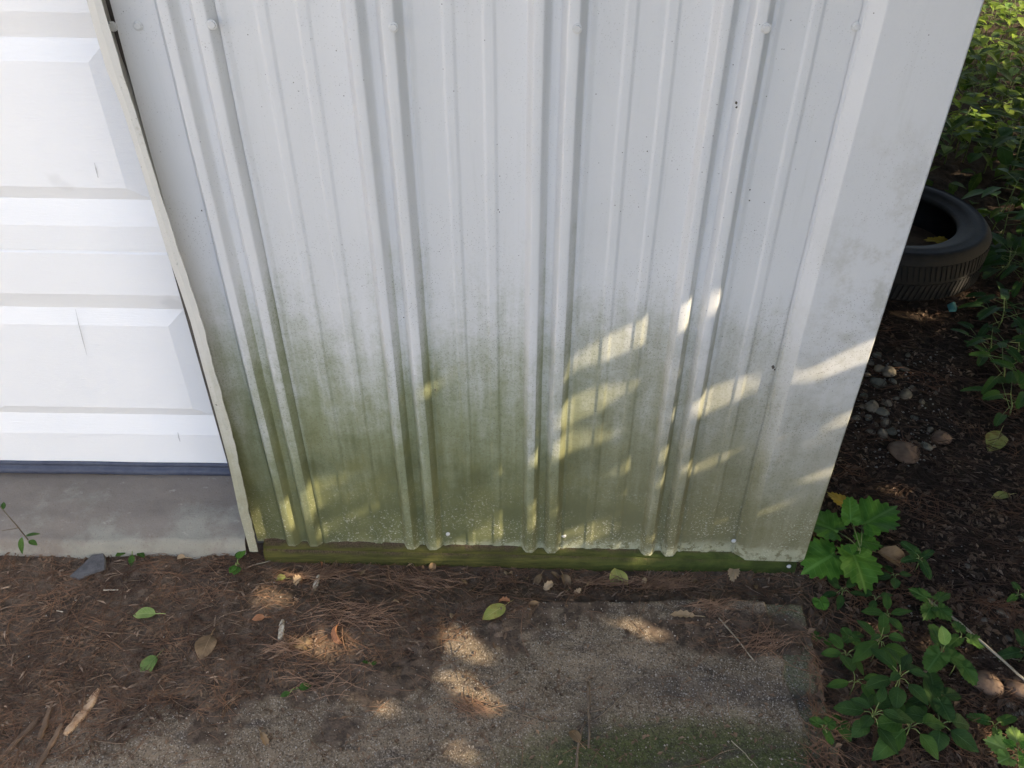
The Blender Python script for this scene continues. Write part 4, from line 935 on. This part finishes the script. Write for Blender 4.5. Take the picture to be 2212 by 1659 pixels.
def cloud(N, ua, ub, va, vb, s0, s1, r0, r1, tilt):
    cu = RNG.uniform(ua, ub, N); cv = RNG.uniform(va, vb, N); cs = RNG.uniform(s0, s1, N)
    ang = RNG.uniform(0, 6.28, N); sz = RNG.uniform(r0, r1, N)
    ca, sa = np.cos(ang), np.sin(ang); bx, by = base_uv[:, 0], base_uv[:, 1] * .95
    LU = cu[:, None] + sz[:, None] * (ca[:, None] * bx - sa[:, None] * by); LV = cv[:, None] + sz[:, None] * (sa[:, None] * bx + ca[:, None] * by)
    keep = np.ones(N, bool)
    for g in ga:
        near = np.where((np.abs(cu - g[0]) < r1 + g[2] + .04) & (np.abs(cv - g[1]) < r1 + g[2] + .04))[0]
        if not len(near): continue
        A, B_ = LU[near], LV[near]; hit = np.zeros(len(near), bool)
        for k in (0, .33, .66, 1.):
            mu = A * k + cu[near, None] * (1 - k); mv = B_ * k + cv[near, None] * (1 - k)
            hit |= (((mu - g[0]) ** 2 + (mv - g[1]) ** 2) < (g[2] + .0047 * np.maximum(0, cs[near, None] - 2.8)) ** 2).any(1)
        keep[near[hit]] = False
    LU, LV, cs, sz = LU[keep], LV[keep], cs[keep], sz[keep]; n = len(cs)
    ds = cs[:, None] + tilt * (RNG.uniform(-1, 1, (n, 1)) * base_uv[None, :, 0] * sz[:, None] + RNG.uniform(-1, 1, (n, 1)) * base_uv[None, :, 1] * sz[:, None])
    return LU[..., None] * Ua + LV[..., None] * Va + ds[..., None] * Sa
area = (u1 - u0) * (v1 - v0); print('canopy', u0, u1, v0, v1, area)
P3 = np.concatenate([cloud(int(area * 2200), u0, u1, v0, v1, 2.7, 4.0, .028, .042, .5),
                     cloud(int(area * 8000), u0, u1, v0, v1, 2.4, 2.9, .011, .017, .5),
                     cloud(7000, u0, u1 + 1.6, v0 - .2, v1 + 2.6, 4.2, 6.5, .05, .09, .8)])
gw = np.array([uv_(onY(x, y, -.008)) for x, y, r in gapW if x > 500] + [uv_(G(x, y)) for x, y, r in gapG[:20]])
(a0, b0), (a1, b1) = gw.min(0) - .08, gw.max(0) + .08; print('fine', a0, a1, b0, b1)
P3 = np.concatenate([P3, cloud(int((a1 - a0) * (b1 - b0) * 17000), a0, a1, b0, b1, 2.3, 2.6, .0075, .011, .4)])
n = len(P3)
def clear(a, b_, r):
    for t in np.linspace(0, 1, 40):
        q = uv_(a.lerp(b_, t))
        if ((ga[:, 0] - q[0]) ** 2 + (ga[:, 1] - q[1]) ** 2 < (ga[:, 2] + r + .01) ** 2).any(): return False
    return True
def limbs(b, a0, targets, r):
    for c in targets:
        c = Vector(c); m_ = (a0 + c) / 2 + Vector((0, 0, .25))
        if clear(a0, m_, r) and clear(m_, c, r * .6): b.tube([a0, m_, c], [r, r * .7, r * .3], 7)
tree = empty('shade_tree', (5.2, -3.0, 0), 'broadleaf tree right of the camera whose crown shades the wall', 'tree')
b = MB(); tb = Vector((5.2, -3.0, -.1))
b.tube([tb, tb + Vector((-.1, .05, 1.2)), tb + Vector((-.2, .1, 2.4)), tb + Vector((-.3, .3, 5.2))], [.13, .11, .09, .04], 10)
for h_ in (1.9, 2.6, 3.4, 4.2): limbs(b, tb + Vector((-.2, .1, h_)), [Vector((2.6, -1.2, 2.3)) + Vector((random.uniform(-.5, 2.2), random.uniform(-1, 2.6), random.uniform(0, 2.2))) for _ in range(7)], .035)
b.build('trunk', 'trunk', tree, True)
mesh('crown', P3.reshape(-1, 3), (np.arange(n)[:, None] * 6 + np.arange(6)[None]), L['canopy'], tree)
P4 = cloud(18000, -4.0, 3.2, v0 - .2, 7.5, 6.8, 9.5, .10, .19, .9)  # added leaf mass, blocks the right-hand sky so left rib faces stay brighter
n4 = len(P4); tree = empty('shade_tree', (8.2, -1.0, 0), 'tall unseen broadleaf tree added further right to block the sky light', 'tree')
b = MB(); tb = Vector((8.2, -1.0, -.1)); b.tube([tb, tb + Vector((0, .1, 1.4)), tb + Vector((-.1, .1, 3)), tb + Vector((-.2, 0, 5)), tb + Vector((-.1, 0, 8))], [.22, .19, .16, .12, .04], 10)
for h_ in (3, 4, 5, 6): limbs(b, tb + Vector((-.1, .1, h_)), [Vector((8, 0, h_ + 1)) + Vector((random.uniform(-2, 1), random.uniform(-4, 4), random.uniform(-1, 1.5))) for _ in range(5)], .06)
b.build('trunk', 'trunk', tree, True)
mesh('crown', P4.reshape(-1, 3), (np.arange(n4)[:, None] * 6 + np.arange(6)[None]), L['canopy'], tree)
# added unseen leaf roof that keeps the tyre and the undergrowth dark
def over(N, bx, r0, r1):
    c = np.stack([RNG.uniform(a, b_, N) for a, b_ in bx], 1); c = c[(c[:, 2] > 2.0 + .10 * c[:, 1]) & ~((c[:, 0] < 1.4) & (c[:, 2] < 2.9) & (c[:, 1] < .8))]; N = len(c)
    r = RNG.uniform(r0, r1, N); q = RNG.normal(size=(N, 3)) * [.45, .45, 1]; q /= np.linalg.norm(q, axis=1)[:, None]
    t = np.cross(q, RNG.normal(size=(N, 3))); t /= np.linalg.norm(t, axis=1)[:, None]; w_ = np.cross(q, t)
    P = c[:, None] + r[:, None, None] * (base_uv[None, :, :1] * t[:, None] + base_uv[None, :, 1:] * w_[:, None])
    cu, cv = c @ Ua, c @ Va; keep = np.ones(N, bool)
    for g in ga: keep &= (cu - g[0]) ** 2 + (cv - g[1]) ** 2 > (g[2] + r * .9 + .0047 * np.clip(c @ Sa - 2.8, 0, 5)) ** 2
    return P[keep]
P5 = over(10000, ((.9, 5.0), (-.6, 3.6), (2.0, 4.2)), .06, .12); n5 = len(P5)
tree = empty('shade_tree', (3.7, 5.6, 0), 'unseen spreading broadleaf tree added behind the tyre to darken the undergrowth', 'tree')
b = MB(); tb = Vector((3.7, 5.6, -.1)); b.tube([tb, tb + Vector((-.05, 0, 1.2)), tb + Vector((-.1, -.2, 2.4)), tb + Vector((-.2, -.5, 4))], [.09, .08, .065, .03], 10)
limbs(b, tb + Vector((-.1, -.2, 2.4)), [Vector((random.uniform(1.5, 5.5), random.uniform(1, 7), random.uniform(2.9, 3.8))) for _ in range(14)], .03)
b.build('trunk', 'trunk', tree, True)
mesh('crown', P5.reshape(-1, 3), (np.arange(n5)[:, None] * 6 + np.arange(6)[None]), L['canopy'], tree)
# unseen pale building, added to bounce sunlight onto the ribs from the left
hs = empty('reflector_house', (-10, -4, 0), 'unseen pale building added left of the garage to bounce light onto the ribs', 'reflector_house')
mh = M('cream lap siding'); lap = mh.math('FRACT', mh.mul(mh.z, 8)); mh.bump(lap, .01, .8); hm = mh.fin(mh.mix(mh.noise(2), (.70, .69, .65), (.76, .75, .71)), .6, .3)
b = MB(); b.box((-17, -13, -.1), (-10, 5, 4.2)); b.build('wall', hm, hs)
b = MB(); b.add([(-17.5, -13.4, 4.2), (-9.5, -13.4, 4.2), (-13.5, -13.4, 6.4), (-17.5, 5.4, 4.2), (-9.5, 5.4, 4.2), (-13.5, 5.4, 6.4)], [(0, 1, 2), (3, 5, 4), (0, 2, 5, 3), (1, 4, 5, 2), (0, 3, 4, 1)]); b.build('roof', 'slate', hs)
for y_ in (-11, -7, 1.5):
    b = MB(); b.box((-9.99, y_, 1.1), (-9.95, y_ + 1.1, 2.4)); wf_ = b.build('window', 'door', hs); b = MB(); b.box((-9.948, y_ + .08, 1.18), (-9.94, y_ + 1.02, 2.32)); b.build('pane', 'seal', wf_)
b = MB(); b.box((-9.99, -3.5, 0), (-9.94, -2.5, 2.1)); dd = b.build('door', 'scuff', hs); b = MB(); b.tube([(-9.93, -2.62, 1), (-9.88, -2.62, 1)], .025, 8); b.build('handle', 'seal', dd)
# further trees
def tree_mesh(seed, H, R_):
    rg = random.Random(seed); t = MB(); t.tube([(0, 0, -.2), (.03, .02, H * .5), (.1, 0, H)], [H * .03, H * .02, H * .006], 8)
    f = MB()
    for k in range(9):
        a = rg.uniform(0, 6.3); z = H * rg.uniform(.35, .9); r = R_ * rg.uniform(.5, 1); e = Vector((math.cos(a) * r, math.sin(a) * r, z + H * .08))
        t.tube([(.03, 0, z - H * .08), e * .6 + Vector((0, 0, z * .38)), e], [H * .01, H * .006, H * .002], 5)
        for j in range(330):
            c = e + Vector((rg.gauss(0, 1), rg.gauss(0, 1), rg.gauss(0, .7))) * R_ * .26; s_ = rg.uniform(.05, .10)
            f.add(place([(-s_ * .5, 0, 0), (0, -s_ * .9, 0), (s_ * .5, 0, 0), (0, s_ * .9, 0)], c, rg.uniform(0, 6), rg.uniform(-.9, .9), rg.uniform(-.9, .9)), [(0, 1, 2, 3)])
    return t, f
lab = ['slim broadleaf tree far behind the tyre', 'taller broadleaf tree in the wood behind the shed', 'leaning broadleaf tree at the far right', 'bushy tree far right of the shed']
for k, (x, y, H, R_) in enumerate(((3.9, 7.6, 5, 1.2), (7, 11, 7, 1.8), (9.5, 7, 6, 1.8), (5, 14, 5, 1.3))):
    t, f = tree_mesh(k, H, R_); e = empty('tree', (x, y, 0), lab[k], 'tree')
    t.V = [(a + x, b_ + y, c) for a, b_, c in t.V]; f.V = [(a + x, b_ + y, c) for a, b_, c in f.V]
    t.build('trunk', 'trunk', e, True); f.build('crown', L['canopy'], e)
